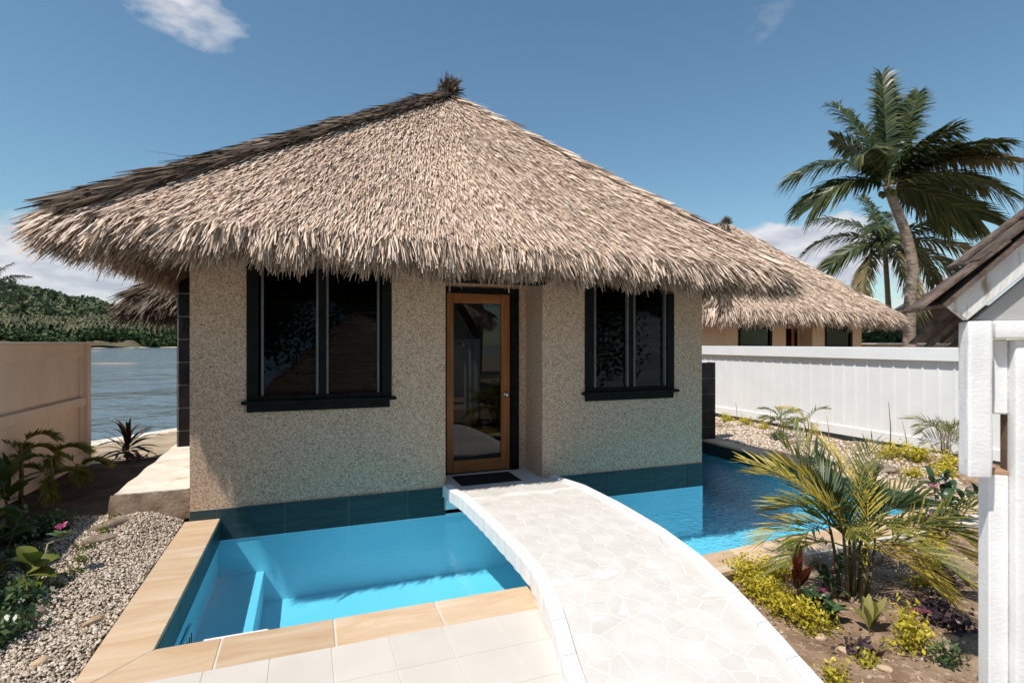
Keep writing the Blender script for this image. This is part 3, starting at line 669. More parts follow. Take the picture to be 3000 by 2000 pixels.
# ------------------------------------------------------------------ the bungalows
def opening_wall(name, x0, x1, z0, z1, y0, y1, holes, m, parent):
    """wall along x with rectangular holes (xa, xb, za, zb), built from blocks that meet end to end"""
    mb = MB(); xs = x0
    for xa, xb, za, zb in sorted(holes):
        mb.box((xs, y0, z0), (xa, y1, z1))
        if za > z0: mb.box((xa, y0, z0), (xb, y1, za))
        if zb < z1: mb.box((xa, y0, zb), (xb, y1, z1))
        xs = xb
    mb.box((xs, y0, z0), (x1, y1, z1))
    me = mesh(name, mb.v, mb.f, m); bm = bmesh.new(); bm.from_mesh(me)
    bmesh.ops.remove_doubles(bm, verts=bm.verts[:], dist=.0005)
    seen = {}                                          # drop the faces buried between two blocks
    for fc in bm.faces: seen.setdefault(tuple(sorted(v.index for v in fc.verts)), []).append(fc)
    bmesh.ops.delete(bm, geom=[q for s_ in seen.values() if len(s_) > 1 for q in s_], context='FACES_ONLY')
    bm.to_mesh(me); bm.free()
    return ob(name, me, parent)
def louvre_window(parent, o, xa, xb, za, zb, y, curtain=None, near=True):
    w_ = ob('window', mesh('window', *(lambda q: (q.v, q.f))(MB().box((xa - .012, y - .03, za), (xa + .09, y + .06, zb)).box((xb - .09, y - .03, za), (xb + .012, y + .06, zb))
            .box((xa + .09, y - .03, zb - .09), (xb - .09, y + .06, zb)).box((xa + .09, y - .028, za), (xb - .09, y + .06, za + .05))), 'black'), parent, o)
    if not near:
        box('pane', (xa + .09, y + .012, za + .05), (xb - .09, y + .02, zb - .09), 'louvre', w_); return w_
    xm = (xa + xb) / 2; 
    box('mullion', (xm - .036, y - .02, za + .05), (xm + .036, y + .05, zb - .09), 'black', w_, .004)
    for xr in (xa + .126, xm - .048, xm + .048, xb - .126): box('channel', (xr - .011, y - .034, za + .052), (xr + .011, y + .02, zb - .092), 'grey_metal', w_, .003)
    for sa, sb in ((xa + .14, xm - .06), (xm + .06, xb - .14)):
        z = za + .06
        while z < zb - .16:
            piece('louvre', (sb - sa, .005, .120), 'louvre', w_, ((sa + sb) / 2, y + .014, z + .052), 0, (R(-6), 0, 0)); z += .1
    box('sill', (xa - .055, y - .085, za - .028), (xb + .055, y + .05, za + .004), 'black', w_, .004)
    box('apron', (xa - .01, y - .05, za - .105), (xb - .01, y + .02, za - .028), 'black', w_, .004)
    if curtain:
        x0_, x1_ = curtain; n = 48; vv = []; 
        for k in range(n + 1):
            x = lerp(x0_, x1_, k / n); yy = y + .16 + .025 * math.sin(k * 1.25) + .01 * math.sin(k * .5)
            vv += [(x, yy, za - .1), (x, yy, zb + .05)]
        ob('curtain', mesh('curtain', vv, [(2 * k, 2 * k + 2, 2 * k + 3, 2 * k + 1) for k in range(n)], 'curtain', True), w_)
    return w_
def bungalow(o, apex, ridge_y, n_front, n_side, caps, label, near, sill_z=1.09):
    H = empty('thatched_bungalow', o, label, 'bungalow', 'thatched bungalows'); Z = np.zeros(3)
    wt_ = .22; yb = 13.0; top = 2.86; zb_ = -.95 if near else -.15
    WN, WS = (-.54, .81, sill_z, 2.62), (3.115, 4.375, sill_z - .03, 2.62)
    opening_wall('wall', WX0, 1.40, zb_, top, WY, WY + wt_, [WN], 'stucco', H)
    opening_wall('wall', 2.55, WX1, zb_, top, WY, WY + wt_, [WS], 'stucco', H)
    rc = MB(); ry = 6.30                              # recess: two cheeks, a head and the wall round the door
    rc.box((1.20, WY + wt_, zb_), (1.40, ry + .15, top)).box((2.55, WY + wt_, zb_), (2.75, ry + .15, top))
    rc.box((1.40, ry, .02), (1.46, ry + .15, 2.9)).box((2.452, ry, .02), (2.55, ry + .15, 2.9)).box((1.46, ry, 2.325), (2.452, ry + .15, 2.9))
    rc.box((1.40, WY + .14, 2.40), (2.55, ry, 2.9)); rc.build('wall', 'stucco', H)
    bw = MB().box((WX0, WY + wt_, zb_), (WX0 + wt_, yb, top)).box((WX1 - wt_, WY + wt_, zb_), (WX1, yb, top)).box((WX0 + wt_, yb - wt_, zb_), (WX1 - wt_, yb, top))
    bw.build('wall', 'stucco', H)
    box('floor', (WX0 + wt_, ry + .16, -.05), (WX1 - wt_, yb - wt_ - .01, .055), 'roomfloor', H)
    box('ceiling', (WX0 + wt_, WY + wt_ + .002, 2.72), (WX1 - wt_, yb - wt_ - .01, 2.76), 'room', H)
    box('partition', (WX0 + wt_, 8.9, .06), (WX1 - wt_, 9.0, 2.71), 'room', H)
    louvre_window(H, Z, *WN, WY + .02, None, near); louvre_window(H, Z, *WS, WY + .02, (3.82, 4.36) if near else None, near)
    # door
    if near: box('threshold', (1.402, WY + .004, -.06), (2.548, ry, .088), 'marble', H)
    fr_ = MB().box((1.46, ry - .03, .09), (1.535, ry + .05, 2.32)).box((2.345, ry - .03, .09), (2.45, ry + .05, 2.32)).box((1.535, ry - .03, 2.255), (2.345, ry + .05, 2.32))
    fr_.build('door_frame', 'black', H)
    dr = box('door', (1.54, ry, .10), (1.625, ry + .04, 2.25), 'timber', H, .004)
    box('stile', (2.225, ry, .10), (2.34, ry + .04, 2.25), 'timber', dr, .004)
    box('rail', (1.626, ry + .002, 2.13), (2.224, ry + .038, 2.25), 'timber_h', dr, .004); box('rail', (1.626, ry + .002, .10), (2.224, ry + .038, .245), 'timber_h', dr, .004)
    box('pane', (1.625, ry + .016, .245), (2.225, ry + .024, 2.13), 'glass', dr)
    if near:
        k_ = MB().tube([(2.285, ry - .001, 1.02), (2.285, ry - .012, 1.02)], .032, 16).tube([(2.285, ry - .012, 1.02), (2.285, ry - .04, 1.02), (2.285, ry - .045, 1.02), (2.285, ry - .062, 1.02), (2.285, ry - .07, 1.02)], [.012, .012, .024, .026, .014], 16)
        k_.build('handle', 'chrome', dr, True)
        nt_ = MB().box((1.645, ry + .026, 2.02), (1.745, ry + .028, 2.09)); nt_.build('sticker', 'rock_dk', dr)
    box('lintel', (1.345, WY - .035, 2.325), (2.595, WY + .135, 2.47), 'black', H, .01)
    if near:                                            # waterline tiles on the house front and side, and the tiled side walls
        x = -1.41
        gb = box('tile_bed', (WX0, WY - .008, -.21), (1.398, WY - .002, .088), 'grout', H); gb2 = box('tile_bed', (2.552, WY - .008, -.21), (WX1, WY - .002, .088), 'grout', H)
        for a0, a1, par, st in ((WX0, 1.398, gb, -1.41), (2.552, WX1, gb2, 2.19)):
            x = st
            while x < a1:
                p_, q_ = max(x, a0), min(x + .6, a1)
                if q_ - p_ > .03: piece('waterline_tile', (q_ - p_ - .006, .010, .298), 'band', par, ((p_ + q_) / 2, WY - .0115, -.062), .0015)
                x += .6
        lw = MB().box((-1.60, 8.2, .2), (WX0 + .02, 8.4, 2.5)); lw = lw.build('side_wall', 'grout', H)
        for r_ in range(8):
            piece('wall_tile', (.50, .012, .287), 'blacktile', lw, (-1.34, 8.192, .35 + r_ * .3), .002)
            piece('wall_tile', (.012, .19, .294), 'blacktile', lw, (-1.604, 8.30, .35 + r_ * .3), .002)
    hip_roof(H, Z, -1.74, 5.40, 5.04, 13.4, 2.65, apex, ridge_y, n_front, n_side, caps, 1. if near else 1.5, near)
    return H
main = bungalow((0, 0, 0), (2.0, 8.15, 5.42), 10.2, 62000, 8000, 4200, 'large thatched bungalow with stucco walls standing in the pool', True)
# rear wing, lower thatch showing behind the left eave
wg = empty('thatched_wing', (0, 0, 0), 'low thatched rear eave with dark fringe behind the black tiled side wall', 'thatched roof')
hip_roof(wg, (0, 0, 0), -2.45, -.2, 9.6, 13.2, 2.38, (-.9, 10.9, 3.4), 12, 12000, 2500, 500, 1.2, False, 'thatch_dk')  # shade of the main eave put into the darker leaf colour
for y in (10.1, 12.6): MB().tube([(-1.25, y, 0), (-1.25, y, 2.9)], .07, 8).build('post', 'pole', wg, True)
nb = bungalow((13.0, 7.47, 0), (2.3, 9.5, 6.3), 10.8, 20000, 3000, 1300, 'smaller thatched bungalow rising behind the white fence', False)
# the bungalow across the path, seen only mirrored in the door glass
def copy_tree(o, parent=None):
    c = o.copy(); C.objects.link(c); c.parent = parent
    for ch in list(o.children): copy_tree(ch, c)
    return c
opp = copy_tree(nb); opp.location = (4.2, -.6, 0); opp.rotation_euler.z = PI
opp['label'] = 'thatched bungalow across the path, mirrored in the glazed door'
ow = empty('sheet_fence', (0, -3.3, 0), 'white ribbed fence across the path, mirrored in the glazed door', 'fence')
def bigtree(p, h, rad, label):
    t = empty('sky_screen_tree', p, label, 'tree', 'unseen trees added against sky reflections')
    MB().tube([(0, 0, -.1), (.15, .1, h * .35), (.1, .3, h * .7)], [.28, .22, .12], 9).build('trunk', 'trunk', t, True)
    q = np.concatenate([blobpts(620, (rng.uniform(-1, 1) * rad * .6, rng.uniform(-1, 1) * rad * .6, h * rng.uniform(.55, 1.0)), (rad * .55, rad * .55, rad * .45), .2) for _ in range(12)])
    v, f = cards(q, .13 * rng.uniform(.6, 1.2, len(q)), .55); ob('crown', mesh('crown', v, f, 'mangrove', rnd=rng.random(len(q))), t)
for k, (x, y, h) in enumerate(((-9, -15, 9), (-3.5, -18, 10), (3, -19, 11), (9, -17, 10), (15, -16, 9))):  # unseen trees, added to keep bright sky out of the window reflections
    bigtree((x, y, -.13), h, 4.2, 'tall unseen tree added to darken the sky mirrored in the window glass')
# left slab, right tiled wall, mat
sb = MB(); pr = [(-1.66, 5.80), (WX0 - .002, 5.80), (WX0 - .002, 9.2), (-1.72, 9.2)]
n_ = 14; vv = []; 
for k in range(n_ + 1):
    t = k / n_; y = lerp(5.80, 9.2, t); xl = lerp(-1.66, -1.70, t) + .012 * math.sin(k * 2.3)
    vv += [(xl, y, .06), (xl, y, .262 + .008 * math.sin(k * 1.7)), (xl + .03, y + (.02 if k == 0 else 0), .292), (WX0 - .002, y + (.0), .298)]
ff = [(0, 1, 2, 3)]
for k in range(n_):
    for j in range(3): a = k * 4 + j; ff.append((a, a + 4, a + 5, a + 1))
slab = tag(ob('concrete_slab', mesh('concrete_slab', vv, ff, 'concrete')), 'raised white concrete slab along the left side of the bungalow', 'slab')
nx = 16; vv = []
for k in range(nx + 1):
    x = lerp(-1.665, -1.035, k / nx); vv += [(x, 5.792 + .006 * math.sin(k * 2.1), .02), (x, 5.786 + .008 * math.sin(k * 1.3), .20), (x + (.012 if k == 0 else 0), 5.80, .288 + .004 * math.sin(k * 2.7))]
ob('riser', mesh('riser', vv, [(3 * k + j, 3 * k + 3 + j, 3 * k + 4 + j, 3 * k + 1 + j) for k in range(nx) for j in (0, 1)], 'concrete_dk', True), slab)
pwl = empty('tiled_wall', (4.83, 7.6, 0), 'low black tiled wall closing the right end of the pool', 'wall')
box('core', (.005, .0, -.9), (1.80, .2, 1.275), 'grout', pwl)
for r_ in range(6):
    for c_ in range(3): piece('wall_tile', (.594, .012, .272), 'blacktile', pwl, (.305 + c_ * .6, -.005, -.21 + r_ * .278 + .0), .002)
    piece('wall_tile', (.012, .19, .272), 'blacktile', pwl, (1.804, .1, -.21 + r_ * .278), .002)
mt = piece('door_mat', (.70, .45, .014), 'coir', None, (1.92, 5.935, .096), .004); tag(mt, 'black doormat on the threshold in front of the glazed door', 'doormat')

# ------------------------------------------------------------------ bridge
BZ = ((.2, 1.9, 2.1, 2.38, 2.7, 3.1, 3.6, 4.3, 5.0, 5.5, 5.9), (.008, .010, .03, .070, .118, .162, .186, .192, .176, .125, .093))
def bz(y): return interp(y, *BZ)
def bxr(y):
    a, b = bridge_x(max(y, 1.5)) if y > 1.5 else (bridge_x(1.5)[0] - (1.5 - y) * .25, bridge_x(1.5)[1] - (1.5 - y) * .25)
    return a, b
br = empty('arched_bridge', (2, 4, 0), 'cream broken marble footbridge arching over the pool to the door', 'footbridge')
YS = np.linspace(.3, WY + .02, 70); vv = []; BO = Vector((2, 4, 0))
for y in YS:
    a, b = bxr(y); z = bz(y); th = .13 if 3.2 < y < 5.72 else .25
    vv += [Vector((a + .015, y, z - .012)) - BO, Vector((b - .015, y, z - .012)) - BO, Vector((b - .015, y, z - th)) - BO, Vector((a + .015, y, z - th)) - BO]
ff = [(0, 1, 2, 3), tuple(len(vv) - 4 + k for k in (3, 2, 1, 0))]
for k in range(len(YS) - 1):
    for j in range(4): a = 4 * k + j; b = 4 * k + (j + 1) % 4; ff.append((a, a + 4, b + 4, b))
ob('deck', mesh('deck', vv, ff, 'mortar'), br)
KW = .085
def kerb_stone(y0, y1, side):
    n = 4; v = []; f = []
    for k in range(n + 1):
        y = lerp(y0 + .002, y1 - .002, k / n); a, b = bxr(y); z = bz(y); th = .115 if y > 3.3 else min(.115, z + .06)
        o_, i_ = (a, a + KW) if side < 0 else (b, b - KW); j = .004 * math.sin(y * 37 + side)
        q = [(o_ + j, y, z - th), (o_ + j, y, z + .002), (o_ + (.008 if side < 0 else -.008), y, z + .010), (i_, y, z + .010), (i_, y, z - .02)]
        v += [Vector(p) - BO for p in q]
    for k in range(n):
        for j in range(4): a_ = 5 * k + j; f.append((a_, a_ + 5, a_ + 6, a_ + 1) if side > 0 else (a_ + 1, a_ + 6, a_ + 5, a_))
    f += [(0, 1, 2, 3, 4), tuple(5 * n + t for t in (4, 3, 2, 1, 0))]
    ob('kerb_stone', mesh('kerb_stone', v, f, 'kerb'), br)
for side in (-1, 1):
    y = .4
    while y < WY - .05:
        l_ = rng.uniform(.24, .34); kerb_stone(y, min(y + l_, WY - .012), side); y += l_
# broken marble: irregular pieces with recessed mortar between them
def clip(poly, m, n):
    out = []
    for i in range(len(poly)):
        p, q = poly[i], poly[(i + 1) % len(poly)]; dp, dq = (p - m) @ n, (q - m) @ n
        if dp <= 0: out.append(p)
        if (dp <= 0) != (dq <= 0): out.append(p + (q - p) * (dp / (dp - dq)))
    return out
seeds = []
y = 1.2
tries = 0
while len(seeds) < 298 and tries < 9000:
    tries += 1; yy = rng.uniform(1.05, WY - .02); a, b = bxr(yy); p = np.array((rng.uniform(a + KW, b - KW), yy))
    mind = .05 + .045 * (yy - 1) / 5 * rng.random() + .075 * rng.random() ** 2
    if all(np.linalg.norm(p - q) > mind for q in seeds): seeds.append(p)
SA = np.array(seeds)
for i, p in enumerate(seeds):
    poly = [p + np.array(q) for q in ((-.17, -.17), (.17, -.17), (.17, .17), (-.17, .17))]
    dd = np.linalg.norm(SA - p, axis=1); 
    for j in np.argsort(dd)[1:18]:
        q = SA[j]; n = (q - p) / dd[j]; poly = clip(poly, (p + q) / 2 - n * .0035, n)
        if len(poly) < 3: break
    if len(poly) < 3: continue
    P2 = []
    for q in poly:
        a, b = bxr(q[1]); P2.append((min(max(q[0], a + KW + .006), b - KW - .006), min(max(q[1], .9), WY - .006)))
    tz = .0015 * rng.random(); n = len(P2); rt = [(q[0], q[1], bz(q[1]) - .0112 + tz * .4) for q in P2]; lw_ = [(q[0], q[1], bz(q[1]) - .012) for q in P2]
    v = [Vector(q) - BO for q in rt + lw_]
    ob('marble_piece', mesh('marble_piece', v, [tuple(range(n))] + [(k, n + k, n + (k + 1) % n, (k + 1) % n) for k in range(n)], 'marble'), br)

# ------------------------------------------------------------------ fences
lf = empty('board_fence', (-2.68, 8.5, 0), 'cream painted board fence in shade beside the planted bed', 'fence')
def lfb(name, a, b, m='cream_fence', bev=.003): return box(name, a, b, m, lf, bev)
FZ0, FZ1 = .10, 1.63; y = 0; k = 0
while y > -11:
    wdt = .9
    piece('board', (.03, wdt - .004, FZ1 - FZ0), 'cream_fence', lf, (-.035, y - .115 - wdt / 2, (FZ0 + FZ1) / 2), .003); y -= wdt
lfb('post', (-.075, -.11, .0), (.05, .0, 1.635)); 
for yy in (-2.6, -5.1, -7.6, -10.1): lfb('post', (-.15, yy, .0), (-.055, yy + .1, 1.62))
lfb('cap', (-.10, -11.1, 1.636), (.075, .38, 1.662)); lfb('rail', (-.018, -11, 1.47), (.012, -.112, 1.634)); lfb('rail', (-.018, -11, .86), (.030, -.112, .965))
lfb('rail', (-.018, -11, .12), (.02, -.112, .26)); lfb('end_board', (-.022, -.20, .262), (.004, -.112, .858)); lfb('end_board', (-.022, -.20, .967), (.004, -.112, 1.468))
rf = empty('sheet_fence', (8.8, 0, 0), 'long white ribbed fence between the pool garden and the next bungalow', 'fence')
for k in range(56):
    yc = 1.38 + k * .22
    piece('board', (.02, .218, 1.40), 'white_fence', rf, (.012, yc + .11, .75), .002)
    piece('rib', (.016, .030, 1.40), 'white_fence', rf, (-.004, yc, .75), .004)
box('cap', (-.075, 1.2, 1.385), (.05, 13.9, 1.585), 'white_fence', rf, .006); box('base_rail', (-.022, 1.2, .045), (.03, 13.9, .20), 'white_fence', rf, .003)
for k in range(6): box('post', (.03, 1.5 + k * 2.4, -.1), (.12, 1.6 + k * 2.4, 1.38), 'white_fence', rf)
for k in range(40):
    xc = -4 + k * .22
    if 1.1 < xc < 2.2: continue
    piece('board', (.218, .02, 1.40), 'white_fence', ow, (xc + .11, 0, .75), .002); piece('rib', (.030, .016, 1.40), 'white_fence', ow, (xc, .012, .75), .004)
box('cap', (-4.1, -.04, 1.385), (1.15, .05, 1.585), 'white_fence', ow, .006); box('cap', (2.15, -.04, 1.385), (4.9, .05, 1.585), 'white_fence', ow, .006)
# garden wall, hedge and huts beyond
gw = box('garden_wall', (20.2, 16, -.1), (34, 16.25, 1.60), 'concrete_dk'); tag(gw, 'low brown garden wall beyond the smaller bungalow', 'wall')
box('coping', (20.1, 15.93, 1.603), (34, 16.32, 1.66), 'concrete', gw)
def leafmass(name, cen, rad, n, size, m, label, cat, shell=.6, asp=.5, group=None):
    p = blobpts(n, cen, rad, shell); p += rng.normal(0, .06 * max(rad), p.shape); p = p[p[:, 2] > .0]
    v, f = cards(p, size * rng.uniform(.6, 1.3, len(p)), asp)
    rn = np.clip(rng.random(len(p)) * .8 + .2 * (p[:, 2] - cen[2]) / rad[2], 0, 1)
    o = ob(name, mesh(name, v, f, m, rnd=rn)); return tag(o, label, cat, group)
leafmass('hedge', (24.6, 18.0, 1.25), (4.2, .8, 1.15), 5200, .13, 'mangrove', 'dark leafy hedge behind the low garden wall', 'hedge')
hut = empty('gabled_hut', D(2736, 849, 30) * 1.0, 'dark brown hut with orange edged gable behind the tall palm', 'hut', rz=-R(48))
hut.location.z = 0
hz = D(2736, 849, 30).z
hv_ = [(-2.9, 0, hz - 2.0), (0, -.3, hz), (2.9, 0, hz - 2.0), (-2.9, 6, hz - 2.0), (0, 6, hz), (2.9, 6, hz - 2.0)]
v2 = [(x, y, z - .22) for x, y, z in hv_]
ob('roof', mesh('roof', hv_ + v2, [(0, 1, 4, 3), (1, 2, 5, 4), (6, 9, 10, 7), (7, 10, 11, 8), (0, 3, 9, 6), (2, 8, 11, 5), (0, 6, 7, 1), (1, 7, 8, 2)], 'shake'), hut)
ob('wall', mesh('wall', [(-2.4, .5, 0), (2.4, .5, 0), (2.4, .5, hz - 1.95), (0, .5, hz - .3), (-2.4, .5, hz - 1.95), (-2.4, 5.8, 0), (2.4, 5.8, 0), (2.4, 5.8, hz - 1.95), (-2.4, 5.8, hz - 1.95)],
   [(0, 1, 2, 3, 4), (0, 4, 8, 5), (1, 6, 7, 2), (5, 8, 7, 6)], 'pole'), hut)
for s_ in (-1, 1):
    n_ = Vector((s_ * 2.9, 0, -2.0)); 
    ob('barge_board', mesh('barge_board', [(0, -.34, hz - .02), (s_ * 2.9, -.04, hz - 2.02), (s_ * 2.9, -.04, hz - 2.26), (0, -.34, hz - .26)], [(0, 1, 2, 3) if s_ > 0 else (3, 2, 1, 0)], 'rawwood'), hut)
    MB().tube([(s_ * 1.9, .2, 0), (s_ * 1.9, .2, hz - 1.6)], .09, 7).build('post', 'pole', hut)

# ------------------------------------------------------------------ roofed gate at the right
gt = empty('roofed_gate', (2.587, 1.378, 0), 'white rough timber gate post with small shake roof beside the bridge', 'gate', rz=-math.atan2(.6, .8))
def gb_(name, a, b, m='white_timber', bev=.006): return box(name, a, b, m, gt, bev)
def rough(name, a, b, m='white_timber', amp=.0022, n=(3, 3, 14)):
    me = bpy.data.meshes.new(name); bm = bmesh.new(); bmesh.ops.create_cube(bm, size=1)
    for v in bm.verts: v.co = Vector([a[i] + (v.co[i] + .5) * (b[i] - a[i]) for i in range(3)])
    bmesh.ops.bevel(bm, geom=bm.edges[:], offset=.007, segments=2, affect='EDGES', profile=.5)
    bmesh.ops.subdivide_edges(bm, edges=[e for e in bm.edges if e.calc_length() > .06], cuts=9, use_grid_fill=True)
    for v in bm.verts: p = v.co; v.co = p + Vector((fbm(p.z * 30, p.y * 20, 1), fbm(p.z * 26 + 3, p.x * 20, 4), fbm(p.x * 30, p.y * 30, 7) * .6)) * amp
    bm.normal_update(); bm.to_mesh(me); bm.free(); me.polygons.foreach_set('use_smooth', np.ones(len(me.polygons), dtype=bool)); me.materials.append(M[m])
    return ob(name, me, gt)
rough('hanging_block', (-.096, -.055, 1.112), (-.014, .028, 1.738))
gb_('post', (.012, .031, 0), (.079, .115, 1.112), 'white_timber', .004)
rough('plank', (.0805, -.012, .0), (.22, .05, 1.664), amp=.0014)
rough('beam', (.004, -.035, 1.668), (1.0, .05, 1.738), amp=.0016)
gb_('panel', (.026, .032, 1.36), (.0795, .07, 1.666)); gb_('slot_sill', (.012, .032, 1.1125), (.0795, .10, 1.128), 'rawwood', .002)
gb_('slot_cheek', (.082, .051, 1.128), (.095, .10, 1.358), 'pole', .002); gb_('slit_dark_strip', (-.012, .076, 1.40), (.030, .10, 1.664), 'pole', .002); gb_('slot_head', (.012, .071, 1.362), (.079, .10, 1.40), 'rawwood', .002)  # strip behind the slit is added dark, so the gap reads as shaded
gb_('far_post', (1.0, .0, 0), (1.12, .1, 1.738)); gb_('far_post', (.62, .18, 0), (.70, .26, 1.75)); gb_('far_post', (1.0, .18, 0), (1.1, .28, 1.75))
def prism(name, prof, y0, y1, m, bev=.003):
    n = len(prof); v = [(x, y0, z) for x, z in prof] + [(x, y1, z) for x, z in prof]
    f = [tuple(range(n))[::-1], tuple(range(n, 2 * n))] + [(i, (i + 1) % n, n + (i + 1) % n, n + i) for i in range(n)]
    q = MB().add(v, f); 
    me = mesh(name, q.v, q.f, m); bm = bmesh.new(); bm.from_mesh(me); bmesh.ops.recalc_face_normals(bm, faces=bm.faces[:]); 
    if bev: bmesh.ops.bevel(bm, geom=bm.edges[:], offset=bev, segments=1, affect='EDGES')
    bm.to_mesh(me); bm.free(); return ob(name, me, gt)
prism('gable_board', [(-.06, 1.742), (1.16, 1.742), (.55, 2.33)], -.005, .02, 'greyboard')
prism('rake', [(-.099, 1.741), (.55, 2.36), (.55, 2.50), (-.164, 1.803)], -.05, -.02, 'white_rake'); prism('rake', [(1.199, 1.741), (1.264, 1.803), (.552, 2.50), (.552, 2.36)], -.05, -.02, 'white_rake')
# shakes: overlapping riven boards laid down each slope
def shakes(x_e, z_e, x_r, z_r, y0, y1, courses, up=.0):
    dv = Vector((x_r - x_e, 0, z_r - z_e)); Ln = dv.length; ang = math.atan2(dv.z, dv.x)
    for c_ in range(courses):
        y = y0
        while y < y1:
            wd = rng.uniform(.07, .12); ln = Ln / courses * 1.5
            p = Vector((x_e, 0, z_e)) + dv * ((c_ + .55) / courses) + Vector((-math.sin(ang), 0, math.cos(ang))) * (up + .012 + .012 * rng.random())
            piece('shake', (ln, round(wd, 2) - .004, .014), 'shake', gt, (p.x + rng.uniform(-.02, .02), min(y + wd / 2, y1), p.z), .002, (rng.uniform(-.03, .03), -ang + R(4), 0)); y += wd
shakes(-.20, 1.80, .55, 2.55, -.10, .10, 4); shakes(1.30, 1.80, .55, 2.55, -.10, .16, 4)
prism('roof_deck', [(-.185, 1.792), (.55, 2.525), (.55, 2.545), (-.195, 1.805)], -.09, .15, 'shake', 0); prism('roof_deck', [(1.285, 1.792), (1.295, 1.805), (.552, 2.545), (.552, 2.525)], -.09, .15, 'shake', 0)
for k in range(7):                                      # riven boards of the lower course, hanging past the rake
    xs_k = -.212 + k * .031; dz_k = .012 * math.sin(k * 2.3)
    prism('shake', [(xs_k, 1.645 + dz_k), (xs_k + .029, 1.645 + dz_k), (xs_k + .189, 1.815), (xs_k + .160, 1.815)], .19 + .006 * (k % 2), .215, 'shake', .002)
MB().tube([(.135, .02, 2.16), (.137, .02, 2.55)], .012, 8).build('ridge_stake', 'pole', gt)

# ------------------------------------------------------------------ plants
def arc_pts(L_, a0, a1, n=12, pw=1.0):
    p = [Vector((0, 0, 0))]
    for i in range(n):
        a = lerp(a0, a1, ((i + .5) / n) ** pw); p.append(p[-1] + Vector((math.cos(a), 0, math.sin(a))) * (L_ / n))
    return p
FR = {}
def frond(L_, a0, a1, nl, ll, lw, m, seed=0, stalk=.15, lift=.25, droop=.35, sweep=.9, rw=.012):
    """pinnate leaf along +x: an arching midrib with leaflets on both sides"""
    key = (L_, a0, a1, nl, ll, lw, m, seed)
    if key in FR: return FR[key]
    rs = np.random.default_rng(seed + 11); pts = arc_pts(L_, a0, a1, 14); V = []; F = []; RN = []
    def at(t):
        k = min(t * 14, 13.999); i = int(k); return pts[i].lerp(pts[i + 1], k - i), (pts[i + 1] - pts[i]).normalized()
    for i in range(14):
        r0, r1 = rw * (1 - i / 15), rw * (1 - (i + 1) / 15); n0 = len(V)
        for p, r in ((pts[i], r0), (pts[i + 1], r1)): V += [p + Vector((0, r, 0)), p + Vector((0, 0, r)), p + Vector((0, -r, 0)), p + Vector((0, 0, -r))]
        for j in range(4): F.append((n0 + j, n0 + (j + 1) % 4, n0 + 4 + (j + 1) % 4, n0 + 4 + j)); RN.append(.85)
    for k in range(nl):
        t = stalk + (1 - stalk) * (k + .5) / nl; p, tg = at(t); upv = Vector((0, 1, 0)).cross(tg) * -1
        shape = math.sin(PI * min(1, .12 + .88 * (1 - t) ** .8 * 1.0)) ** .5 if t > .3 else .55 + .45 * (t - stalk) / (.3 - stalk + 1e-6)
        l_ = ll * max(.25, shape) * rs.uniform(.85, 1.12)
        for s_ in (-1, 1):
            sw = sweep - .45 * t + rs.normal(0, .07)
            d = (tg * math.cos(sw) + Vector((0, s_, 0)) * math.sin(sw) + upv * (lift + rs.normal(0, .09))).normalized()
            wv = tg.cross(d).cross(d).normalized() * lw / 2; g = Vector((0, 0, -1)) * l_ * droop * rs.uniform(.6, 1.4)
            m_ = p + d * l_ * .5 + g * .25; e_ = p + d * l_ + g; n0 = len(V)
            V += [p - wv * .5, p + wv * .5, m_ + wv, m_ - wv, e_ + wv * .12, e_ - wv * .12]; F += [(n0, n0 + 1, n0 + 2, n0 + 3), (n0 + 3, n0 + 2, n0 + 4, n0 + 5)]
            q = min(1, max(0, rs.normal(.42, .2) + .25 * (t - .4))); RN += [q, min(1, q + .12)]
    FR[key] = mesh('frond', np.array(V), np.array(F), m, rnd=RN); return FR[key]
ER, EF = Vector((CS, -SN, 0)), Vector((SN, CS, 0))
def aim(beta): return math.atan2(ER.y * math.cos(beta) + EF.y * math.sin(beta), ER.x * math.cos(beta) + EF.x * math.sin(beta))
def coconut(base, pts, rad, label, fronds, L_, ll, lw, nl, seed, group='coconut palms'):
    t = empty('coconut_palm', base, label, 'palm tree', group); base = Vector(base); q = [p - base for p in pts]
    tp = []; n = 26                                       # smooth trunk with leaf scar rings
    for i in range(n + 1):
        k = i / n * (len(q) - 1); a = min(int(k), len(q) - 2); f_ = k - a
        p0, p1, p2, p3 = q[max(a - 1, 0)], q[a], q[a + 1], q[min(a + 2, len(q) - 1)]
        tp.append(.5 * ((2 * p1) + (p2 - p0) * f_ + (2 * p0 - 5 * p1 + 4 * p2 - p3) * f_ ** 2 + (3 * p1 - p0 - 3 * p2 + p3) * f_ ** 3))
    MB().tube(tp, [lerp(rad * 1.25, rad * .8, (i / n) ** .5) * (1 + .05 * (i % 2)) for i in range(n + 1)], 12).build('trunk', 'trunk', t, True)
    top = tp[-1]
    for k, (beta, a0, a1, s_, old) in enumerate(fronds):
        me = frond(round(L_ * s_, 2), R(a0), R(a1), nl, ll, lw, 'coconut_old' if old else 'coconut', seed + k, .12, .22, .55, 1.0, .03)
        ob('frond', me, t, top + Vector((rng.normal(0, .05), rng.normal(0, .05), rng.normal(0, .08))), (rng.normal(0, .25), 0, aim(R(beta))))
    for k in range(5): a = k * 1.25; ob('coconut', RK['nut'][k % 3], t, top + Vector((math.cos(a) * .22, math.sin(a) * .22, -.3)), (0, 0, 0), (.11, .11, .13))
    return t
d1 = 21.5
P1 = [D(2668, 1040, d1), D(2664, 960, d1), D(2668, 860, d1), D(2676, 790, d1), D(2655, 690, d1), D(2625, 610, d1), D(2600, 545, d1)]
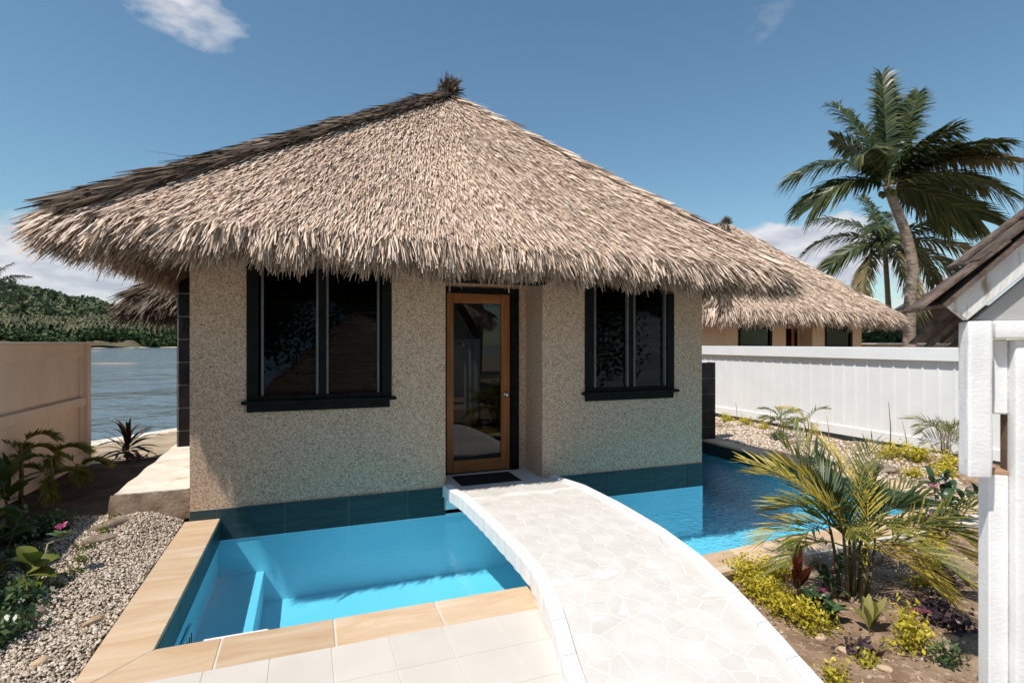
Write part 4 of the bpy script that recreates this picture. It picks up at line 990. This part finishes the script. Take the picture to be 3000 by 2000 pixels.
P1[0].z = -.1
coconut(P1[0], P1, .20, 'tall coconut palm with curved trunk beside the hut', [
    (100, 86, 76, 1.22, 0), (35, 74, 50, 1.18, 0), (20, 58, 20, 1.05, 0), (5, 42, 2, 1.1, 0), (150, 72, 50, .95, 0), (168, 55, -38, 1.05, 0), (190, 28, -62, .85, 0),
    (-10, 30, -12, 1.1, 1), (8, 25, -18, 1.2, 0), (-30, 15, -40, 1.0, 0), (20, 5, -50, .95, 0), (60, 60, 10, 1.0, 0), (-130, 50, -20, .8, 0), (110, 78, 52, 1.1, 0), (70, 80, 60, 1.15, 0), (-20, 48, -8, 1.05, 0), (130, 40, -45, .9, 0), (84, 88, 80, 1.2, 0), (28, 66, 38, 1.08, 0), (14, 50, 12, 1.1, 0), (-8, 38, -8, 1.05, 1), (50, 78, 58, 1.15, 0), (0, -15, -55, .9, 0), (-45, 65, 15, .7, 0)], 3.85, 1.15, .082, 110, 100)
d2 = 29.
P2_ = [D(2606, 1040, d2), D(2604, 930, d2), D(2600, 850, d2), D(2592, 720, d2)]; P2_[0].z = -.1
coconut(P2_[0], P2_, .14, 'lower coconut palm with yellowing fronds behind the curved palm', [
    (165, 40, -45, .95, 0), (190, 20, -70, .8, 0), (200, -25, -88, 1.0, 1), (-80, -40, -86, 1.05, 1), (0, 35, -20, 1.1, 0), (-12, 18, -38, 1.05, 1), (15, 5, -60, 1.0, 0), (100, 75, 50, .8, 0),
    (60, 65, 10, .9, 0), (135, 60, 0, .9, 0), (-40, 50, -20, .8, 0), (-120, 30, -40, .8, 0), (-20, -10, -62, .9, 0), (230, 45, -30, .8, 0)], 4.4, 1.1, .09, 70, 200)
d3 = 60.
for (u, v, lab, sd) in ((-22, 832, 'dark coconut palm leaning in behind the cream fence', 300), (58, 905, 'bushy coconut palm standing before the far hillside', 320)):
    dd = d3 if sd == 300 else 455.; q = [D(u - 8, 1040, dd), D(u - 4, 940, dd), D(u, v, dd)]; q[0].z = LAG if sd == 300 else hill_h(q[0].x, q[0].y)
    coconut(q[0], q, .18 if sd == 300 else .3, lab, [(k * 27 + 8, 70 - (k % 4) * 28, 20 - (k % 4) * 24, 1.0, (k % 5) == 4) for k in range(14)], 3.4 if sd == 300 else 9.0, .9 if sd == 300 else 2.6, .12 if sd == 300 else .5, 26, sd, None)
tag(ob('islet', mesh('islet', [Vector((math.cos(a) * r, math.sin(a) * r, z)) + Vector((D(-30, 1040, 60).x, D(-30, 1040, 60).y, LAG)) for r, z in ((5, -.4), (3, .4)) for a in np.linspace(0, 2 * PI, 15)[:-1]],
    [(i, (i + 1) % 14, 14 + (i + 1) % 14, 14 + i) for i in range(14)] + [tuple(range(14, 28))], 'sand')), kind='structure')
# clumping garden palms
def clump_palm(p, label, spec, nl, ll, lw, mats, seed, stems=6, sh=.35, spread=.10, group='clumping palms'):
    t = empty('clumping_palm', p, label, 'palm', group); tips = []
    for k in range(stems):
        a = k * 2.4; r = spread * (k / stems) ** .5; b = Vector((math.cos(a) * r, math.sin(a) * r, -.03)); e = b * 1.8 + Vector((0, 0, sh * rng.uniform(.6, 1.1)))
        MB().tube([b, b.lerp(e, .5) + Vector((.01, 0, 0)), e], [.016, .012, .008], 6).build('stem', 'stem', t, True); tips.append(e)
    for k, (beta, a0, a1, ln, mi) in enumerate(spec):
        me = frond(ln, R(a0), R(a1), nl, ll, lw, mats[mi], seed + k, .22, .35, .22, .75, .006)
        ob('frond', me, t, tips[k % stems] - Vector((0, 0, .04)), (rng.normal(0, .2), 0, aim(R(beta))))
    return t
clump_palm(onR(2500, 1745), 'large yellow green clumping palm between the bridge and the pool', [
    (165, 75, 20, 0.69, 1), (150, 68, 5, 0.78, 1), (178, 60, -20, 0.69, 0), (188, 40, -40, 0.69, 1), (200, 28, -40, 0.55, 0), (120, 80, 40, 0.74, 1), (95, 85, 45, 0.78, 0), (70, 80, 20, 0.74, 1),
    (45, 72, 5, 0.74, 0), (20, 62, -15, 0.78, 0), (5, 50, -32, 0.87, 0), (-12, 30, -48, 0.69, 1), (-25, 10, -60, 0.60, 1), (-40, 20, -55, 0.55, 1), (-70, 45, -40, 0.55, 0), (215, 40, -35, 0.51, 0), (60, 65, -5, 0.64, 0),
    (140, 50, -30, 0.60, 0), (-95, 60, -10, 0.55, 0), (250, 55, -20, 0.46, 0), (30, 45, -25, 0.64, 0), (110, 72, 15, 0.64, 0), (175, 80, 30, 0.64, 1), (0, 75, 25, 0.64, 0), (155, 82, 45, .70, 0), (85, 70, 0, .70, 0), (-5, 40, -45, .8, 1), (40, 80, 30, .75, 0), (128, 62, -12, .75, 1), (-35, 55, -30, .6, 0), (150, 86, 55, .5, 2), (110, 84, 40, .55, 2), (60, 82, 40, .5, 2), (20, 80, 35, .5, 2), (175, 74, 20, .5, 2), (-60, 78, 10, .45, 2), (-120, 76, 10, .45, 2), (200, 80, 30, .45, 2), (0, 70, 5, .5, 2), (90, 88, 60, .6, 2)], 18, .24, .0135, ('areca', 'areca_yellow', 'areca_green'), 400, 9, .46, .10)
for (u, v, lab, n, s_, sd, tint) in ((2287, 1285, 'bushy young palm beside the white fence', 11, .42, 430, 'areca'), (2368, 1296, 'slender young palm with arching leaf by the white fence', 6, .52, 450, 'areca_yellow'),
                            (2765, 1335, 'spreading young palm at the gate end of the white fence', 10, .58, 470, 'areca')):
    clump_palm(onR(u, v), lab, [((k * 47) % 360 + 12, 78 - (k % 3) * 18, -10 - (k % 3) * 22, s_ * (1 - .12 * (k % 3)), k % 2 if tint == 'areca_yellow' else 0) for k in range(n)], 17, .19 * s_ / .5, .011, ('areca', 'areca_yellow'), sd, 3, .40, .04)
for (u, v, lab, n, s_, sd) in ((62, 1475, 'feathery palm in the shade against the cream fence', 9, .36, 500), (150, 1470, 'weeping yellow green palm in the shade of the cream fence', 13, .38, 520), (232, 1420, 'small palm at the end post of the cream fence', 8, .34, 540)):
    clump_palm(onL(u, v), lab, [((k * 61) % 360, 70 - (k % 3) * 22, -40 - (k % 3) * 18, s_ * (1 - .1 * (k % 3)), 0) for k in range(n)], 22, .14, .014, ('areca_shade',), sd, 2, {500: .62, 520: .48, 540: .40}[sd], .03)
# leaves
LF = {}
def leaf(L_, W_, bend, m, rn, fold=.25, seed=0):
    key = (L_, W_, bend, m, rn, seed)
    if key in LF: return LF[key]
    n = 6; V = []; F = []; p = Vector((0, 0, 0)); 
    for i in range(n + 1):
        t = i / n; a = bend * (t - .25); wv = W_ / 2 * math.sin(PI * min(1, t * .93 + .05)) ** .8
        V += [p + Vector((0, -wv, wv * fold)), p, p + Vector((0, wv, wv * fold))]; p = p + Vector((math.cos(a), 0, -math.sin(a))) * (L_ / n)
    for i in range(n):
        a = 3 * i; F += [(a, a + 3, a + 4, a + 1), (a + 1, a + 4, a + 5, a + 2)]
    LF[key] = mesh('leaf', np.array(V), np.array(F), m, True, rnd=[min(1, max(0, rn + .06 * math.sin(i * 3 + seed))) for i in range(len(F))]); return LF[key]
def flower_mesh():
    V = []; F = []
    for k in range(5):
        a = 2 * PI * k / 5; n0 = len(V)
        for r, s_, z in ((.004, 0, .004), (.014, -.55, .003), (.026, -.45, -.001), (.028, 0, -.001), (.026, .45, -.001), (.014, .55, .003)): V.append((r * math.cos(a + s_), r * math.sin(a + s_), z))
        F.append((n0, n0 + 1, n0 + 2, n0 + 3, n0 + 4, n0 + 5))
    return mesh('flower', V, F, 'petal')
FLW = flower_mesh()
def rosette(name, p, label, cat, n, L_, W_, m, rn, h=.2, el=(15, 70), group=None, seed=0, stems=3, flowers=(), spread=.10, bend=.9, fold=.25):
    t = empty(name, p, label, cat, group); tips = [Vector((rng.uniform(-1, 1) * spread, rng.uniform(-1, 1) * spread, h * rng.uniform(.55, 1.0))) for _ in range(stems)]
    for e in tips: MB().tube([(e.x * .3, e.y * .3, -.03), (e.x * .7, e.y * .7, e.z * .5), tuple(e)], [.007, .005, .004], 6).build('stem', 'stem', t, True)
    for k in range(n):
        e = tips[k % stems]; f_ = (k // stems + .5) / max(1, n // stems); a = k * 2.4 + rng.normal(0, .2); q = Vector((e.x * lerp(.5, 1, f_), e.y * lerp(.5, 1, f_), e.z * lerp(.45, 1, f_)))
        me = leaf(round(L_ * (1, .85, 1.12)[k % 3], 3), W_ * (1, .9, 1.1)[k % 3], bend * (1, .6, 1.3)[k % 3], m, rn[k % len(rn)], fold, k % 3)
        ob('leaf', me, t, q, (rng.normal(0, .2), -R(lerp(el[0], el[1], f_) + rng.normal(0, 8)), a))
    for k, (fx, fy_, fz) in enumerate(flowers): ob('flower', FLW, t, (fx, fy_, fz), (rng.uniform(-.5, .1), rng.uniform(-.9, -.2), rng.random() * 6), (1.15, 1.15, 1.15))
    return t
def shrub(name, p, label, cat, rad, n, size, m, group=None, asp=.42, shell=.35, stems=7, flowers=()):
    t = empty(name, p, label, cat, group)
    for k in range(stems):
        a = k * 2.4; e = Vector((math.cos(a) * rad[0] * .6, math.sin(a) * rad[1] * .6, rad[2] * 1.3 * rng.uniform(.7, 1)))
        MB().tube([(0, 0, -.03), (e.x * .35, e.y * .35, e.z * .5), tuple(e)], [.006, .005, .003], 5).build('stem', 'stem', t, True)
    c = blobpts(max(4, n // 28), (0, 0, rad[2] * .8), rad, .25); q = np.repeat(c, 28, axis=0) + rng.normal(0, 1, (len(c) * 28, 3)) * (size * 1.7)   # leaves grow in tufts
    q[:, 2] = np.abs(q[:, 2]) ; v, f = cards(q, size * rng.uniform(.6, 1.2, len(q)), asp)
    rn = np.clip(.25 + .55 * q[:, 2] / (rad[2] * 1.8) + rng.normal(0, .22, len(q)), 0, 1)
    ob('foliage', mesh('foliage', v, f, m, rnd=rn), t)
    for fx, fy_, fz in flowers: ob('flower', FLW, t, (fx, fy_, fz), (-.5, -.5, rng.random() * 6), (1.15, 1.15, 1.15))
    return t
hd = 'low yellow shrubs lining the bridge'
for k, (u, v, lab) in enumerate(((2170, 1690, 'low yellow shrub at the sandstone corner of the bridge edge'), (2215, 1735, 'second low yellow shrub along the bridge from the sandstone'), (2270, 1760, 'yellow shrub in the bridge row behind the pink flowered periwinkle'),
                                 (2300, 1800, 'fourth yellow shrub along the bridge from the sandstone'), (2365, 1835, 'yellow shrub ending the row along the bridge'), (2275, 1690, 'yellow shrub between the red leaves and the pool edge'))):
    shrub('golden_shrub', onR(u, v), lab, 'shrub', (.16, .14, .085), 900, .015, 'lime', hd)
shrub('golden_shrub', onR(2660, 1905), 'open yellow green shrub under two pink flowers', 'shrub', (.15, .13, .13), 420, .020, 'lime', flowers=((-.02, -.05, .26), (.03, -.07, .25)))
shrub('golden_shrub', onR(2440, 1990), 'small yellow shrub sprouting at the foot of the bridge', 'shrub', (.09, .07, .05), 170, .017, 'lime'); shrub('golden_shrub', onR(2540, 1945), 'sparse yellow seedling in the open soil', 'shrub', (.06, .05, .05), 60, .016, 'lime')
rosette('periwinkle', onR(2395, 1800), 'glossy green periwinkle with one pink flower beside the yellow shrubs', 'plant', 42, .105, .042, 'vinca', (.15, .4, .7), .15, (5, 60), stems=6, flowers=((-.05, -.07, .20), (-.035, -.085, .19)), spread=.15)
rosette('periwinkle', onR(2450, 1745), 'glossy green plant at the foot of the clumping palm', 'plant', 26, .10, .045, 'vinca', (.3, .5, .8), .20, (0, 55), stems=4, spread=.12)
rosette('red_leaf_plant', onR(2345, 1760), 'upright plant with large dark red leaves', 'plant', 9, .17, .06, 'redleaf', (.3, .6, .9), .22, (40, 85), stems=2, spread=.06, bend=.5)
rosette('croton', onR(2552, 1855), 'mottled green croton with upright leaves on the soil', 'plant', 9, .17, .055, 'croton', (.3, .6, .9), .06, (45, 85), stems=2, spread=.03, bend=.4)
rosette('periwinkle', onR(2775, 1530), 'tall periwinkle with two pink flowers by the right pool corner', 'plant', 54, .13, .06, 'vinca', (.1, .25, .5), .42, (5, 60), stems=7, spread=.22, flowers=((-.40, -.12, .42), (-.37, -.14, .43), (.15, -.16, .50), (.18, -.18, .49), (.13, -.14, .48)))
for k, (u, v, lab, r_) in enumerate(((2735, 1560, 'dark purple ground cover under the tall periwinkle', .20), (2745, 1805, 'dark purple ground cover in the palm shadow', .13), (2790, 1840, 'purple creeping plant at the gate side of the bed', .10), (2775, 1715, 'purple seedling tuft near the gate post', .09), (2525, 1915, 'tiny purple sprout in the open soil', .04))):
    shrub('purple_plant', onR(u, v), lab, 'plant', (r_, r_ * .8, r_ * .45), int(320 * r_ / .15), .022, 'purple', None, .6, stems=4)
for k, (u, v, lab, r_, m) in enumerate(((2128, 1236, 'bright yellow ground cover tuft beside the tiled wall', .17, 'lime'), (2190, 1246, 'second yellow ground cover tuft along the fence foot', .15, 'lime'), (2240, 1256, 'thin yellow ground cover tuft along the fence foot', .10, 'lime'), (2620, 1340, 'green creeping mound against the white fence', .25, 'lime'), (2690, 1352, 'leafy yellow green mound below the fence palm', .24, 'lime'),
                                   (2715, 1300, 'upright yellow leaved shrub behind the fence palm', .20, 'lime'), (2780, 1370, 'yellow shrub at the gate end of the white fence', .2, 'lime'), (2670, 1398, 'bright yellow tuft beside the right coping', .11, 'lime'), (2775, 1400, 'sprawling yellow herb near the long stone', .16, 'lime'),
                                   (2280, 1290, 'dark green tuft around the bushy young palm', .17, 'vinca'), (2720, 1610, 'yellow green herb patch beside the dark ground cover', .14, 'lime'), (2740, 1665, 'straggling yellow herb patch in the middle of the bed', .14, 'lime'), (2700, 1720, 'small yellow herb near the drooping palm leaves', .10, 'lime'), (2775, 1950, 'green weedy tuft at the gate foot', .10, 'vinca'))):
    shrub('ground_cover', onR(u, v), lab, 'plant', (r_, r_ * .8, r_ * .5), int(340 * r_ / .16), .018 if v > 1450 else .026, m, None, stems=4)
for k, (u, v, h, lab) in enumerate(((2160, 1232, .40, 'thin dry stake near the yellow tufts'), (2255, 1258, .40, 'thin dry stake left of the bushy young palm'), (2428, 1292, .42, 'dry stake standing right of the slender palm'), (2535, 1290, .55, 'bent dry stump twig against the white fence'), (2562, 1285, .62, 'pale dry stick leaning on the fence'), (2598, 1300, .60, 'dry twig beside the litter mound'), (2608, 1318, .72, 'dark crooked stick in front of the fence'), (2660, 1330, .5, 'thin stake above the creeping mound'))):
    p = onR(u, v); dx = rng.uniform(-.10, .04); q = [(0, 0, -.05), (dx * .5 + .012, 0, h * .45), (dx, .02, h)]
    tag(MB().tube(q, [.014 if k == 3 else .008, .008, .004], 6).build('stick', 'drystick' if k != 6 else 'stem', None, True, loc=p), lab, 'stick', 'dry sticks by the white fence')
# left bed in the fence shade
rosette('cordyline', onL(375, 1352), 'dark spiky cordyline at the end of the fence shade', 'plant', 42, .42, .055, 'cordyline', (.2, .5, .8), .32, (-35, 80), stems=2, spread=.05, bend=1.0)
rosette('broad_leaf_plant', onL(45, 1510), 'broad leaved green plant in the dark fence shade', 'plant', 16, .30, .085, 'broad', (.2, .35, .5), .30, (15, 75), stems=3, spread=.12, bend=.8)
rosette('broad_leaf_plant', onL(-15, 1640), 'plant with sunlit lime leaves in front of the shaded bed', 'plant', 14, .20, .10, 'broad', (.4, .7, .9), .34, (0, 50), stems=3, spread=.12, bend=.7)
rosette('round_leaf_plant', onL(45, 1745), 'olive plant with large rounded leaves low in the shade', 'plant', 16, .17, .11, 'broad', (.45, .65, .85), .20, (-10, 45), stems=3, spread=.14, bend=.8)
vt = empty('periwinkle', onL(110, 1720), 'trailing periwinkle stem with a pink flower lit before the dark bed', 'plant')
vp = vt.location; tip = D(182, 1575, 3.78) - vp; md = D(140, 1592, 3.74) - vp
MB().tube([(0, 0, -.02), tuple(md * .55 + Vector((0, 0, .0))), tuple(md), tuple(tip)], [.006, .005, .005, .004], 6).build('stem', 'drystick', vt, True)
for k in range(7): ob('leaf', leaf(.10, .045, .7, 'vinca', .95, .25, k % 3), vt, tip, (rng.normal(0, .2), -R(20 + 12 * (k % 3)), k * 2.4))
for k in range(2): ob('flower', FLW, vt, tip + Vector((.012 * k - .01, .01 * k, .085)), (-.7, -.4, k * 1.7), (1.2, 1.2, 1.2))
for k, (u, v, r_) in enumerate(((250, 1612, .07), (232, 1650, .06), (200, 1690, .07), (180, 1718, .05), (300, 1565, .05), (345, 1525, .05))):
    shrub('weed', onL(u, v), 'low green weed tuft on the edge of the gravel', 'weed', (r_, r_, r_ * .35), 70, .014, 'broad', 'weeds along the gravel edge', stems=3)

for k, (u, v, lab, r_) in enumerate(((30, 1790, 'dark leafy undergrowth spilling to the gravel near the rounded stone', .16), (90, 1650, 'dark undergrowth below the trailing periwinkle', .16), (150, 1560, 'dark ground ivy in the fence shade beside the slab path', .14), (-20, 1880, 'dark undergrowth at the near end of the shaded bed', .18), (60, 1580, 'dense dark leaves between the broad leaved plants', .2))):
    shrub('undergrowth', onL(u, v), lab, 'plant', (r_, r_ * .9, r_ * .45), int(420 * r_ / .16), .026, 'vinca', None, .5, stems=4)  # dark vegetation, thickened to darken the shaded bed
